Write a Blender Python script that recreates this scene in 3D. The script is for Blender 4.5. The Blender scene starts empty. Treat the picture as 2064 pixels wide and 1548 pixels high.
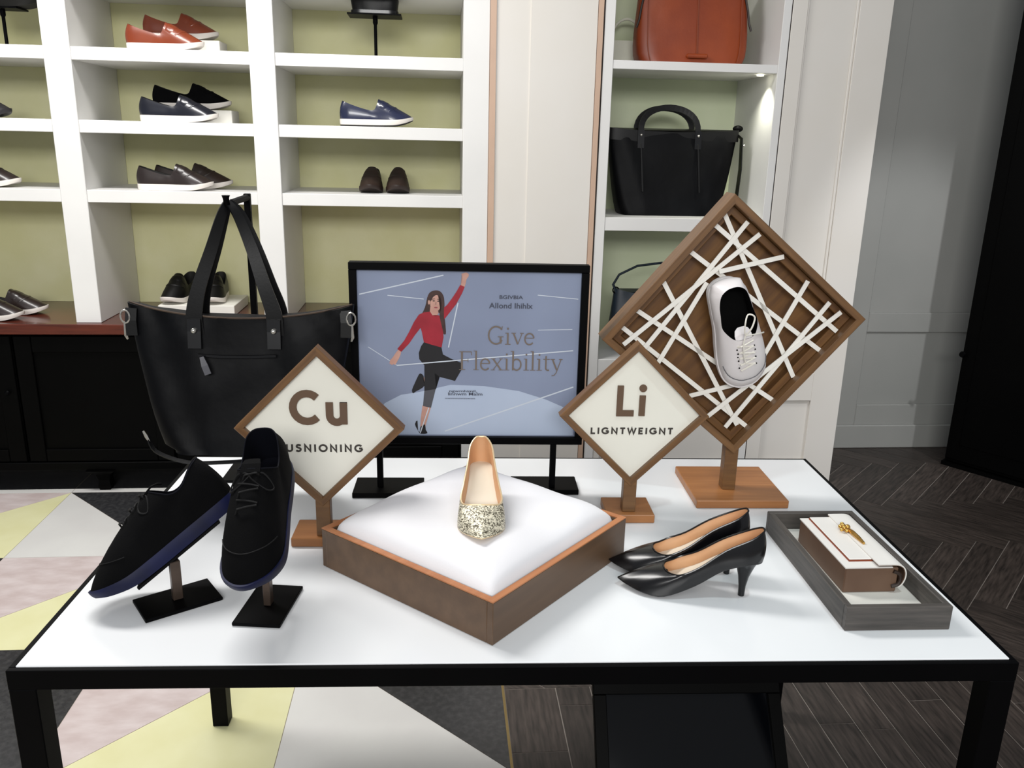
import bpy, bmesh, math, random
from mathutils import Vector, Matrix

random.seed(4)
sc = bpy.context.scene
COL = sc.collection
PI = math.pi
R = math.radians

# ------------------------------------------------------------------ camera
FPX, PITCH, ROLL, CAMZ = 1691.7, 0.2815, 0.0229, 1.5
fw = Vector((0, math.cos(PITCH), -math.sin(PITCH)))
r0 = Vector((1, 0, 0)); u0 = r0.cross(fw)
rt = r0 * math.cos(ROLL) + u0 * math.sin(ROLL)
up = -r0 * math.sin(ROLL) + u0 * math.cos(ROLL)
cd = bpy.data.cameras.new('camera')
cam = bpy.data.objects.new('camera', cd); COL.objects.link(cam)
cd.sensor_width = 36; cd.lens = FPX / 2064 * 36; cd.clip_start = .05
cam.matrix_world = Matrix(((rt.x, up.x, -fw.x, 0), (rt.y, up.y, -fw.y, 0), (rt.z, up.z, -fw.z, CAMZ), (0, 0, 0, 1)))
sc.camera = cam

# ------------------------------------------------------------------ light
w = bpy.data.worlds.new('world'); sc.world = w; w.use_nodes = True
w.node_tree.nodes['Background'].inputs[0].default_value = (.93, .96, 1, 1)
w.node_tree.nodes['Background'].inputs[1].default_value = .36
sc.view_settings.view_transform = 'Standard'; sc.view_settings.look = 'None'
sc.view_settings.exposure = 0; sc.view_settings.gamma = 1

def area(name, loc, size, power, col=(1, 1, 1), target=None, sy=None):
    d = bpy.data.lights.new(name, 'AREA'); d.energy = power; d.color = col; d.size = size
    if sy: d.shape = 'RECTANGLE'; d.size_y = sy
    o = bpy.data.objects.new(name, d); COL.objects.link(o); o.location = loc
    if target is not None:
        o.rotation_euler = (Vector(target) - Vector(loc)).to_track_quat('-Z', 'Y').to_euler()
    return o
def spot(name, loc, target, power, ang, blend=.4, col=(1, 1, 1), rad=.05):
    d = bpy.data.lights.new(name, 'SPOT'); d.energy = power; d.color = col; d.spot_size = R(ang); d.spot_blend = blend
    d.shadow_soft_size = rad
    o = bpy.data.objects.new(name, d); COL.objects.link(o); o.location = loc
    o.rotation_euler = (Vector(target) - Vector(loc)).to_track_quat('-Z', 'Y').to_euler()
    return o
# the shop's ceiling lamps and added fill panels, all above or behind the picture
area('ceiling_panel_left_offscreen', (-1.4, 2.3, 3.1), 1.6, 75, (1, .98, .95), (-1.4, 2.3, 0), .5)
area('fill_panel_front_offscreen', (.1, -.9, 3.0), 2.2, 12, (1, .99, .98), (.2, 3.0, 1.1), .8)  # unseen fill, added to brighten upright faces
area('fill_panel_aisle_offscreen', (-.2, -3.8, 3.0), 3.2, 185, (1, .99, .97), (-.1, 3.6, 1.2), 1.0)  # added low-angle fill from behind the camera, reaches the shelf backs
spot('ceiling_spot_table_offscreen', (.8, .9, 3.0), (.55, 1.35, .75), 46, 38, .9, (.84, .97, 1), .06)
spot('ceiling_spot_recess_offscreen', (2.6, 1.9, 2.95), (1.80, 4.05, .55), 150, 34, .6, (.96, .97, 1), .05)

# ------------------------------------------------------------------ frames of reference
TX, TY, TYAW, TW, TD, TH = -.7212, 1.0517, .0516, 1.5096, .8554, .7482
WY, WD = .0907, 3.5314
def tpos(s, t, z): 
    c, n = math.cos(TYAW), math.sin(TYAW); return (TX + s * c - t * n, TY + s * n + t * c, z)
def wpos(u, v, z):
    c, n = math.cos(WY), math.sin(WY); return (u * c - v * n, WD + u * n + v * c, z)

# ------------------------------------------------------------------ materials
def lin(h):
    h = h.lstrip('#'); o = []
    for i in (0, 2, 4):
        c = int(h[i:i + 2], 16) / 255
        o.append(c / 12.92 if c < .04045 else ((c + .055) / 1.055) ** 2.4)
    return o
def mat(name, col, rough=.5, metal=0, col2=None, scale=8, stretch=(1, 1, 1), detail=4, bump=0, bscale=None, rnd=0, spec=.5,
        coat=0, lo=.35, hi=.65, emit=0, sheen=0, voronoi=False, coords='Object'):
    m = bpy.data.materials.new(name); m.use_nodes = True
    nt = m.node_tree; n = nt.nodes; l = nt.links; b = n['Principled BSDF']
    b.inputs['Roughness'].default_value = rough; b.inputs['Metallic'].default_value = metal
    b.inputs['Specular IOR Level'].default_value = spec; b.inputs['Coat Weight'].default_value = coat
    b.inputs['Sheen Weight'].default_value = sheen
    c1 = lin(col); c2 = lin(col2) if col2 else [min(1, x * 1.06) for x in c1]
    tc = n.new('ShaderNodeTexCoord'); mp = n.new('ShaderNodeMapping'); mp.inputs['Scale'].default_value = stretch
    l.new(tc.outputs[coords], mp.inputs[0])
    if voronoi:
        tx = n.new('ShaderNodeTexVoronoi'); tx.inputs['Scale'].default_value = scale; src = tx.outputs['Color']
    else:
        tx = n.new('ShaderNodeTexNoise'); tx.inputs['Scale'].default_value = scale; tx.inputs['Detail'].default_value = detail
        src = tx.outputs[0]
    l.new(mp.outputs[0], tx.inputs['Vector'])
    cr = n.new('ShaderNodeValToRGB'); cr.color_ramp.elements[0].position = lo; cr.color_ramp.elements[1].position = hi
    cr.color_ramp.elements[0].color = (*c1, 1); cr.color_ramp.elements[1].color = (*c2, 1)
    l.new(src, cr.inputs[0]); out = cr.outputs[0]
    if rnd:
        oi = n.new('ShaderNodeObjectInfo'); ma = n.new('ShaderNodeMath'); ma.operation = 'MULTIPLY_ADD'
        ma.inputs[1].default_value = rnd; ma.inputs[2].default_value = 1 - rnd / 2; l.new(oi.outputs['Random'], ma.inputs[0])
        mx = n.new('ShaderNodeVectorMath'); mx.operation = 'SCALE'; l.new(out, mx.inputs[0]); l.new(ma.outputs[0], mx.inputs['Scale'])
        out = mx.outputs[0]
        ad = n.new('ShaderNodeVectorMath'); ad.operation = 'SCALE'; cx = n.new('ShaderNodeCombineXYZ')
        l.new(oi.outputs['Random'], cx.inputs[0]); l.new(oi.outputs['Random'], cx.inputs[1])
        l.new(cx.outputs[0], ad.inputs[0]); ad.inputs['Scale'].default_value = 37
        l.new(ad.outputs[0], mp.inputs['Location'])
    l.new(out, b.inputs['Base Color'])
    if bump:
        bn = n.new('ShaderNodeBump'); bn.inputs['Strength'].default_value = bump; bn.inputs['Distance'].default_value = .002
        t2 = n.new('ShaderNodeTexNoise'); t2.inputs['Scale'].default_value = bscale or scale * 4; t2.inputs['Detail'].default_value = 3
        l.new(mp.outputs[0], t2.inputs['Vector']); l.new(t2.outputs[0], bn.inputs['Height']); l.new(bn.outputs[0], b.inputs['Normal'])
    if emit:
        l.new(out, b.inputs['Emission Color']); b.inputs['Emission Strength'].default_value = emit
    return m
M = {}
M['white'] = mat('white_lacquer', 'dcdbd9', .45, scale=3)
M['cream'] = mat('cream_paint', 'd9d4cc', .5, col2='dcd8d2', scale=2)
M['backwall'] = mat('yellow_fabric_panel', 'd9d7a6', .8, col2='e0deb4', scale=5, bump=.15, bscale=180)
M['nicheback'] = mat('pale_green_panel', 'cdd6b4', .7, col2='d3dabd', scale=4)
M['tan'] = mat('tan_edge', 'c0a28c', .5, scale=9)
M['gap'] = mat('dark_gap', '2a2320', .8)
M['grey'] = mat('grey_wall_paint', '8f908c', .6, col2='969692', scale=2)
M['mahog'] = mat('mahogany', '451a10', .25, col2='5c2516', scale=5, stretch=(1, 14, 14), coat=.3)
M['blackcab'] = mat('black_lacquer', '010101', .5, col2='020202', scale=5, spec=.06)
M['blackmetal'] = mat('black_metal', '010102', .5, col2='020203', spec=.07)
M['bronze'] = mat('brown_metal', '4c4038', .35, metal=.6, col2='5a4c42', scale=20)
M['tabletop'] = mat('white_glass_top', 'e2e4e6', .16, scale=2, spec=.45)
M['wood'] = mat('walnut_stain', '5c4026', .42, col2='7a5733', scale=6, stretch=(1.2, 16, 16), bump=.1, lo=.3, hi=.75)
M['wooddark'] = mat('dark_walnut', '553619', .45, col2='745026', scale=5, stretch=(1.2, 14, 14), lo=.3, hi=.75)
M['woodbase'] = mat('orange_wood', '8d5b33', .4, col2='a66f40', scale=6, stretch=(1, 14, 14), lo=.3, hi=.75)
M['woodtray'] = mat('tray_veneer', '55402e', .42, col2='604935', scale=4, stretch=(1, 10, 10))
M['trayedge'] = mat('tray_edge', 'a5673d', .45, col2='b4764a', scale=6, stretch=(1, 10, 10))
M['greywood'] = mat('grey_stained_wood', '3b3835', .5, col2='504b47', scale=6, stretch=(1.5, 22, 22), bump=.15)
M['board'] = mat('sign_board', 'dedcd0', .5, col2='e3e1d6', scale=3)
M['letter'] = mat('brown_letter', '5c4634', .5)
M['caption'] = mat('dark_letter', '35302b', .6)
M['cushion'] = mat('white_cloth', 'dedde0', .8, col2='e4e3e6', scale=4, bump=.1, bscale=300, sheen=.2)
M['strip'] = mat('white_strip', 'e3dfd6', .5, col2='e8e5de', scale=4)
M['blk_leather'] = mat('black_leather', '020203', .42, col2='040405', scale=20, bump=.06, bscale=200, spec=.3)
M['blk_smooth'] = mat('black_smooth_leather', '030305', .25, col2='050508', scale=10, coat=.1, spec=.45)
M['blk_suede'] = mat('black_suede', '020203', .85, col2='050506', scale=20, bump=.2, bscale=400, spec=.1)
M['toecap'] = mat('brushed_black_leather', '040303', .6, col2='070504', scale=14, spec=.25)
M['bluesole'] = mat('blue_sole', '060a24', .55, col2='0a1340', scale=10, spec=.25)
M['navylining'] = mat('navy_lining', '05060f', .8, spec=.15)
M['tanlining'] = mat('tan_lining', 'c9966c', .5, col2='d3a57c', scale=12)
M['insole'] = mat('cream_insole', 'd6c8b2', .5, col2='ddd2c0', scale=12)
M['glitter'] = mat('gold_glitter', '4d4736', .35, metal=.35, col2='f2ead2', scale=520, voronoi=True, lo=.25, hi=.7, bump=.5, bscale=500)
M['goldtrim'] = mat('pale_gold_trim', 'd8c09a', .35, metal=.3)
M['sneaker'] = mat('white_leather', 'd8d2d2', .45, col2='dcd8d8', scale=10, bump=.05)
M['sneaker_in'] = mat('dark_lining', '040404', .85, spec=.1)
M['lace'] = mat('white_lace', 'dad6cc', .8)
M['blacklace'] = mat('black_lace', '050506', .7, spec=.3)
M['nylon'] = mat('black_nylon', '020204', .5, col2='040508', scale=6, bump=.35, bscale=30, spec=.12)
M['silver'] = mat('silver_metal', 'c9c6bf', .25, metal=.9)
M['gold'] = mat('gold_metal', 'c99a4c', .25, metal=.9, col2='e0b568', scale=40)
M['orange'] = mat('orange_leather', '82330f', .42, col2='923e15', scale=6, bump=.1, bscale=120)
M['orangedk'] = mat('orange_seam', '7e3512', .5)
M['orangeshoe'] = mat('orange_patent', '6f2b12', .3, col2='7c3518', scale=12, coat=.3)
M['navyshoe'] = mat('navy_patent', '090b16', .28, col2='0d101e', scale=12, coat=.4)
M['blueshoe'] = mat('blue_patent', '1a1f36', .25, col2='212744', scale=12, coat=.4)
M['brownshoe'] = mat('dark_brown_leather', '1d1513', .32, col2='271d1b', scale=12, coat=.2)
M['brownmoc'] = mat('brown_leather', '1e130e', .5, col2='2a1b13', scale=12)
M['greyshoe'] = mat('charcoal_leather', '232124', .4)
M['whitesole'] = mat('white_rubber', 'dcd6cf', .5)
M['darksole'] = mat('dark_rubber', '15130f', .7)
M['box'] = mat('white_card', 'dcdad2', .6)
M['navybag'] = mat('teal_navy_leather', '16222e', .4, col2='1b2936', scale=10)
M['creambag'] = mat('cream_leather', 'd8d8c8', .5)
M['clutchbrown'] = mat('taupe_leather', '5d4536', .5, col2='68503f', scale=10)
M['clutchtop'] = mat('ivory_leather', 'dbd8d3', .5)
M['poster'] = mat('poster_sky', '717990', .35, col2='8e99b2', scale=2.2, detail=3, lo=.3, hi=.7)
M['poster_hill'] = mat('poster_snow', 'a6b3c9', .35, col2='b2bed2', scale=3)
M['p_line'] = mat('poster_line', 'c3cad4', .4)
M['p_red'] = mat('print_red', '8e1526', .4, col2='a01c2e', scale=30)
M['p_black'] = mat('print_black', '0e0d12', .4)
M['p_grey'] = mat('print_grey', '4a4a50', .4)
M['p_skin'] = mat('print_skin', 'b98b7d', .4, col2='c4998a', scale=40)
M['p_hair'] = mat('print_hair', '33201d', .4, col2='452c26', scale=60)
M['p_text'] = mat('print_brown_text', '6d6158', .4)
M['p_small'] = mat('print_dark_text', '3d4150', .4)
M['p_lip'] = mat('print_lip', '8a3640', .4)
M['t_white'] = mat('white_stone', 'd3d1ce', .22, col2='dbdad6', scale=3)
M['t_dark'] = mat('dark_terrazzo', '2c2c2e', .25, col2='3c3c3d', scale=60, lo=.4, hi=.7)
M['t_pink'] = mat('pink_marble', 'c3b3b0', .22, col2='d4c8c6', scale=9, stretch=(1, 2.2, 1), detail=6)
M['t_yellow'] = mat('yellow_stone', 'dcd9a8', .22, col2='e2e0b4', scale=6)
M['plank'] = mat('wood_look_tile', '241f1c', .45, col2='4a413c', scale=5, stretch=(2.2, 18, 4), detail=8, rnd=.5, lo=.3, hi=.72)
M['grout'] = mat('grout', '8c847d', .8)
M['grout2'] = mat('stone_joint', '8d8373', .7)
M['brass'] = mat('brass_strip', '8f7b50', .35, metal=.7)
M['mirror'] = mat('dark_mirror_glass', '040508', .08, metal=0, spec=.25)
M['led'] = mat('led_lens', 'fffbe0', .4, emit=9)

# ------------------------------------------------------------------ mesh helpers
def addobj(name, bm, m, parent=None, loc=(0, 0, 0), rot=(0, 0, 0), smooth=False, ang=40):
    bmesh.ops.recalc_face_normals(bm, faces=bm.faces[:])
    me = bpy.data.meshes.new(name); bm.to_mesh(me); bm.free()
    me.materials.append(M[m] if isinstance(m, str) else m)
    if smooth:
        me.polygons.foreach_set('use_smooth', [True] * len(me.polygons)); me.set_sharp_from_angle(angle=R(ang))
    o = bpy.data.objects.new(name, me); COL.objects.link(o); o.location = loc; o.rotation_euler = rot
    if parent: o.parent = parent
    return o
def tag(o, label, cat, group=None):
    o['label'] = label; o['category'] = cat
    if group: o['group'] = group
    return o
def struct(o, label=None):
    o['kind'] = 'structure'
    if label: o['label'] = label
    return o
def thing(name, label, cat, loc=(0, 0, 0), rotz=0, group=None, rot=None):
    o = bpy.data.objects.new(name, None); COL.objects.link(o); o.empty_display_size = .05
    o.location = loc; o.rotation_euler = rot if rot else (0, 0, rotz)
    return tag(o, label, cat, group)
def box(x0, x1, y0, y1, z0, z1, bev=0, bm=None, seg=1):
    b = bmesh.new()
    mx = Matrix.Translation(((x0 + x1) / 2, (y0 + y1) / 2, (z0 + z1) / 2)) @ Matrix.Diagonal((x1 - x0, y1 - y0, z1 - z0, 1))
    bmesh.ops.create_cube(b, size=1, matrix=mx)
    if bev: bmesh.ops.bevel(b, geom=b.edges[:], offset=bev, segments=seg, affect='EDGES', profile=.5)
    return join(bm, b)
def join(bm, b):
    if bm is None: return b
    t = bpy.data.meshes.new('t'); b.to_mesh(t); b.free(); bm.from_mesh(t); bpy.data.meshes.remove(t); return bm
def prism(poly, z0, z1, bm=None, bev=0):
    b = bmesh.new()
    lo = [b.verts.new((x, y, z0)) for x, y in poly]; hi = [b.verts.new((x, y, z1)) for x, y in poly]
    b.faces.new(lo[::-1]); b.faces.new(hi); n = len(poly)
    for i in range(n): b.faces.new((lo[i], lo[(i + 1) % n], hi[(i + 1) % n], hi[i]))
    if bev: bmesh.ops.bevel(b, geom=[e for e in b.edges if all(v in hi for v in e.verts)], offset=bev, segments=1, affect='EDGES')
    return join(bm, b)
def grid(rows, closed_u=False, closed_v=False, bm=None, cap0=False, cap1=False):
    bm = bm or bmesh.new(); V = [[bm.verts.new(p) for p in r] for r in rows]
    a, b = len(rows), len(rows[0])
    for i in range(a if closed_u else a - 1):
        for j in range(b if closed_v else b - 1):
            q = [V[i][j], V[i][(j + 1) % b], V[(i + 1) % a][(j + 1) % b], V[(i + 1) % a][j]]
            try: bm.faces.new(q)
            except ValueError: pass
    if cap0: bm.faces.new(V[0])
    if cap1: bm.faces.new(V[-1][::-1])
    return bm
def tube(path, r, n=8, bm=None, flat=1, cap=True, closed=False):
    path = [Vector(p) for p in path]; rows = []; prev = None; N = len(path)
    for i, p in enumerate(path):
        if closed: d = path[(i + 1) % N] - path[i - 1]
        else: d = path[min(i + 1, N - 1)] - path[max(i - 1, 0)]
        d.normalize()
        if prev is None: a = d.orthogonal().normalized()
        else:
            a = prev - d * prev.dot(d)
            a = a.normalized() if a.length > 1e-6 else d.orthogonal().normalized()
        prev = a; b = d.cross(a); rr = r[i] if isinstance(r, (list, tuple)) else r
        rows.append([p + (a * math.cos(k / n * 2 * PI) + b * math.sin(k / n * 2 * PI) * flat) * rr for k in range(n)])
    return grid(rows, closed_u=closed, closed_v=True, bm=bm, cap0=cap and not closed, cap1=cap and not closed)
def ribbon(path, wid, th, side, bm=None):
    """flat band along path; side = direction of its width (one vector or one per point)"""
    path = [Vector(p) for p in path]; N = len(path); rows = []
    for i, p in enumerate(path):
        d = (path[min(i + 1, N - 1)] - path[max(i - 1, 0)]).normalized()
        s = Vector(side[i] if isinstance(side, list) else side); s = (s - d * s.dot(d)).normalized(); nn = d.cross(s)
        w_ = (wid[i] if isinstance(wid, (list, tuple)) else wid) / 2
        rows.append([p + s * w_ + nn * th / 2, p - s * w_ + nn * th / 2, p - s * w_ - nn * th / 2, p + s * w_ - nn * th / 2])
    return grid(rows, closed_v=True, bm=bm, cap0=True, cap1=True)
def crom(pts, n, closed=True):
    out = []; N = len(pts)
    for i in range(N if closed else N - 1):
        g = lambda k: pts[k % N] if closed else pts[max(0, min(N - 1, k))]
        p0, p1, p2, p3 = g(i - 1), g(i), g(i + 1), g(i + 2)
        for k in range(n):
            t = k / n
            out.append(tuple(.5 * (2 * b + (c - a) * t + (2 * a - 5 * b + 4 * c - d) * t * t + (3 * b - a - 3 * c + d) * t ** 3)
                             for a, b, c, d in zip(p0, p1, p2, p3)))
    if not closed: out.append(tuple(pts[-1]))
    return out
def lathe(prof, n=20, bm=None):
    return grid([[(r * math.cos(k / n * 2 * PI), r * math.sin(k / n * 2 * PI), z) for k in range(n)] for r, z in prof], closed_v=True, bm=bm, cap0=True, cap1=True)
def disc(x, y, z, r, n=16, th=.001, axis='z', bm=None):
    p = [(x + r * math.cos(k / n * 2 * PI), y + r * math.sin(k / n * 2 * PI)) for k in range(n)]
    return prism(p, z, z + th, bm)
def ball(c, r, bm=None, s=(1, 1, 1)):
    b = bmesh.new(); bmesh.ops.create_uvsphere(b, u_segments=12, v_segments=8, radius=r, matrix=Matrix.Translation(c) @ Matrix.Diagonal((*s, 1)))
    return join(bm, b)
def wobj(name, bm, m, u=0, v=0, z=0, **k): return addobj(name, bm, m, None, wpos(u, v, z), (0, 0, WY), **k)

# ------------------------------------------------------------------ floor (wall-aligned axes)
FL = wobj('floor', box(-4.2, 3.6, -4.6, 1.0, -.05, -.0016), 'grout'); struct(FL, 'floor of coloured stone triangles and dark wood-look planks')
def clip(poly, a, b, c):
    out = []; n = len(poly)
    for i in range(n):
        p, q = poly[i], poly[(i + 1) % n]; dp = a * p[0] + b * p[1] - c; dq = a * q[0] + b * q[1] - c
        if dp >= 0: out.append(p)
        if (dp >= 0) != (dq >= 0):
            t = dp / (dp - dq); out.append((p[0] + (q[0] - p[0]) * t, p[1] + (q[1] - p[1]) * t))
    return out
def parea(p): return abs(sum(p[i][0] * p[(i + 1) % len(p)][1] - p[(i + 1) % len(p)][0] * p[i][1] for i in range(len(p)))) / 2
def inset(poly, d):
    # convex polygon inset
    n = len(poly); s = sum(poly[i][0] * poly[(i + 1) % n][1] - poly[(i + 1) % n][0] * poly[i][1] for i in range(n))
    if s < 0: poly = poly[::-1]
    q = list(poly)
    for i in range(n):
        p0, p1 = poly[i], poly[(i + 1) % n]; ex, ey = p1[0] - p0[0], p1[1] - p0[1]; L = math.hypot(ex, ey)
        if L < 1e-6: continue
        a, b = -ey / L, ex / L; q = clip(q, a, b, a * p0[0] + b * p0[1] + d)
        if len(q) < 3: return q
    return q
GU0, GU, GV0, GV = -1.902, .587, -.018, .592
under = addobj('stone_joint_bed', box(-4.2, -.14, -4.6, 1.0, -.0016, -.0012), 'grout2', FL)
for i in range(-3, 3):
    for j in range(0, 5):
        x0 = GU0 + GU * i; x1 = x0 + GU; y1 = GV0 - GV * j; y0 = y1 - GV
        if (i + j) % 2 == 0: tris = [([(x0, y0), (x1, y0), (x0, y1)], 't_white'), ([(x1, y0), (x1, y1), (x0, y1)], 't_dark')]
        else: tris = [([(x0, y0), (x1, y1), (x0, y1)], 't_pink'), ([(x0, y0), (x1, y0), (x1, y1)], 't_yellow')]
        for tri, m in tris:
            p = inset(tri, .0009)
            cx = sum(a for a, b in p) / 3; cy = sum(b for a, b in p) / 3
            addobj('tile', prism([(a - cx, b - cy) for a, b in p], -.0015, 0), m, FL, (cx, cy, 0))
for i in range(-3, 3):
    x0 = GU0 + GU * i
    addobj('border_tile', box(x0 + .001, x0 + GU - .001, GV0 + .002, GV0 + .04, -.0015, 0), 't_white', FL)
    addobj('tile', box(x0 + .001, x0 + GU - .001, GV0 + .042, .9, -.0015, 0), 't_dark', FL)
addobj('brass_strip', box(-.1435, -.1365, -4.6, GV0, -.006, .0005), 'brass', FL)
def plank(p, hz=True):
    p = inset(p, .0016)
    if len(p) < 3 or parea(p) < .0012: return
    cx = sum(a for a, b in p) / len(p); cy = sum(b for a, b in p) / len(p)
    return p, cx, cy
def addplank(p, ang):
    r = plank(p)
    if not r: return
    p, cx, cy = r; c, s = math.cos(-ang), math.sin(-ang)
    q = [((a - cx) * c - (b - cy) * s, (a - cx) * s + (b - cy) * c) for a, b in p]
    addobj('plank', prism(q, -.0016, random.uniform(-.0002, .0003)), 'plank', FL, (cx, cy, 0), (0, 0, ang))
PW, PL, n6 = .1, .6, 6; VB = -1.47
ou, ov = 1.544, -1.053
def rotp(x, y):
    y -= (-2 * n6 + 1) * PW; k = .70711
    return (ou + k * x + k * y, ov - k * x + k * y)
for r in range(-40, 40):
    for mth in range(-4, 5):
        for kind in (0, 1):
            if kind == 0: x0, x1, y0, y1 = (r + 2 * n6 * mth) * PW, (r + n6 + 2 * n6 * mth) * PW, r * PW, (r + 1) * PW; ang = -PI / 4
            else: x0, x1, y0, y1 = r * PW, (r + 1) * PW, (r - 2 * n6 + 1 + 2 * n6 * mth) * PW, (r - n6 + 1 + 2 * n6 * mth) * PW; ang = PI / 4
            p = [rotp(x0, y0), rotp(x1, y0), rotp(x1, y1), rotp(x0, y1)]
            for a, b, c in ((0, 1, VB), (1, 0, -.1365), (-1, 0, -2.9), (0, -1, -.5)):
                p = clip(p, a, b, c)
                if len(p) < 3: break
            if len(p) >= 3: addplank(p, ang)
joints = {7: -1.666, 8: -1.695, 9: -2.02, 10: -1.583, 11: -1.86, 6: -2.1}
for k in range(-1, 27):
    x0 = .0105 + .0995 * k - (.048 if k == -1 else 0); x1 = .0105 + .0995 * (k + 1)
    if k == -1: x0 = -.1365
    ys = [VB]; y = joints.get(k, VB - .08 - .6 * ((k * 7) % 10) / 10)
    while y > -3.0: ys.append(y); y -= .6
    ys.append(-3.0)
    for a, b in zip(ys, ys[1:]): addplank([(x0, b), (x1, b), (x1, a), (x0, a)], PI / 2)

# ------------------------------------------------------------------ back wall, pillar, panels
o = wobj('wall_back', box(-4.2, 1.5, .5, .62, 0, 3.1), 'cream'); struct(o)
p = wobj('wall_pillar', box(-.092, .306, .004, .5, 0, 3.1), 'cream'); struct(p)
addobj('panel_strip', box(.043, .304, -.002, .004, 0, 3.1), 'cream', p)
t = wobj('trim_1', box(-.1165, -.0925, -.004, .3, 0, 3.1), 'tan'); struct(t)
t = wobj('trim_2', box(.3065, .327, -.006, .3, 0, 3.1), 'tan'); struct(t)
t = wobj('trim_3', box(.327, .334, .006, .3, 0, 3.1), 'gap'); struct(t)
# panelled wall right of the niche, with its return corner
o = wobj('wall_right', box(1.089, 1.504, .014, .62, 0, 3.1), 'cream'); struct(o)
for nm, a in (('stile', (1.089, 1.15, 0, 3.1)), ('stile', (1.366, 1.504, 0, 3.1)), ('rail', (1.15, 1.366, 0, .1)), ('rail', (1.15, 1.366, .396, .525)), ('rail', (1.15, 1.366, 2.6, 3.1))):
    addobj(nm, box(a[0], a[1], 0, .0138, a[2], a[3], .0015), 'cream', o)
for a in ((1.355, 1.366, .525, 2.6), (1.15, 1.161, .525, 2.6)):
    addobj('bead', box(a[0], a[1], .006, .0136, a[2], a[3], .003), 'cream', o)
t = wobj('trim_4', box(1.085, 1.0885, .004, .3, 0, 3.1), 'gap'); struct(t)
# grey recess wall
GVW = .45
o = wobj('wall_recess', box(1.504, 3.6, GVW + .014, GVW + .12, 0, 3.1), 'grey'); struct(o)
for nm, a in (('stile', (1.504, 1.83, 0, 3.1)), ('rail', (1.83, 3.6, 0, .232)), ('rail', (1.83, 3.6, .615, .715))):
    addobj(nm, box(a[0], a[1], GVW, GVW + .0138, a[2], a[3], .003), 'grey', o)
b = wobj('baseboard_recess', box(1.504, 3.6, GVW - .018, GVW - .0005, 0, .125, .004), 'grey'); struct(b)

# tall black cabinet at the edge of the recess
a0 = math.atan2(-.317, .22)
k = thing('tall_cabinet', 'tall black cabinet standing by the grey panelled wall', 'cabinet', wpos(2.175, .2, 0), WY + a0)
addobj('body', box(.006, 1.1, .02, .26, .02, 2.9, .004), 'blackcab', k)
addobj('plinth', box(0, 1.12, 0, .26, 0, .02), 'blackcab', k)
for x0 in (.012, .56):
    d = addobj('door', box(x0, x0 + .535, .004, .0195, .04, 2.88, .002), 'blackcab', k)
    addobj('door_panel', box(x0 + .06, x0 + .475, -.001, .0038, .12, 2.8, .002), 'blackcab', d)
addobj('knob', tube([(.02, .0038, .57), (.02, -.012, .57), (.02, -.02, .57), (.02, -.03, .57)], [.006, .006, .016, .012], 10), 'blackmetal', k, smooth=True)

# ------------------------------------------------------------------ shelving
SH = thing('wall_shelving', 'white wall shelving with yellow back panels above the counter', 'shelving', wpos(0, 0, 0), WY)
CT = .745
SV = .47
DV = [(-2.56, -2.461), (-1.8006, -1.7016), (-1.0426, -.9454)]
for a, b in DV: addobj('divider', box(a, b, 0, SV, CT, 2.62, .002), 'white', SH)
addobj('end_post', box(-.2205, -.1174, 0, SV, 0, 2.62, .002), 'white', SH)
rowz = [1.2788, 1.5433, 1.808, 2.0725, 2.337]
bays = [(-2.461, -1.8006), (-1.7016, -1.0426), (-.9454, -.2205)]
for a, b in bays:
    for z in rowz: addobj('shelf', box(a, b, .004, SV, z - .048, z, .0015), 'white', SH)
    addobj('back_panel', box(a, b, SV, SV + .02, CT, 2.6), 'backwall', SH)
cab = thing('base_cabinet', 'long black panelled base cabinet under the wooden counter', 'cabinet', wpos(0, 0, 0), WY)
addobj('body', box(-3.3, -.222, .02, .48, .1, .70), 'blackcab', cab)
for i in range(5):
    x0 = -3.28 + .611 * i; x1 = x0 + .6
    d = addobj('door', box(x0, x1, .004, .0195, .14, .69, .002), 'blackcab', cab)
    for nm, q in (('door_stile', (x0, x0 + .07, .14, .69)), ('door_stile', (x1 - .07, x1, .14, .69)), ('door_rail', (x0 + .07, x1 - .07, .14, .195)), ('door_rail', (x0 + .07, x1 - .07, .62, .69))):
        addobj(nm, box(q[0] + .001, q[1] - .001, -.008, .0038, q[2] + .001, q[3] - .001, .002), 'blackcab', d)
    addobj('knob', tube([(x1 - .035, -.008, .45), (x1 - .035, -.02, .45), (x1 - .035, -.026, .45)], [.005, .011, .007], 10), 'blackmetal', d, smooth=True)
addobj('bottom_rail', box(-3.3, -.222, -.012, .0198, .1, .136, .003), 'blackcab', cab)
for u in (-3.2, -2.51, -1.77, -1.0, -.3):
    addobj('foot', grid([[(u + sx * w_, .03 + sy * w_, z) for sx, sy in ((-1, -1), (1, -1), (1, 1), (-1, 1))] for w_, z in ((.022, 0), (.026, .02), (.022, .045), (.03, .075), (.06, .1))], closed_v=True, cap0=True, cap1=True), 'blackcab', cab)
ctop = wobj('counter_top', box(-3.3, -.2225, -.03, SV + .02, .7005, CT - .0005, .003), 'mahog')
tag(ctop, 'polished dark red wooden counter top over the black cabinet', 'counter')

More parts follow.
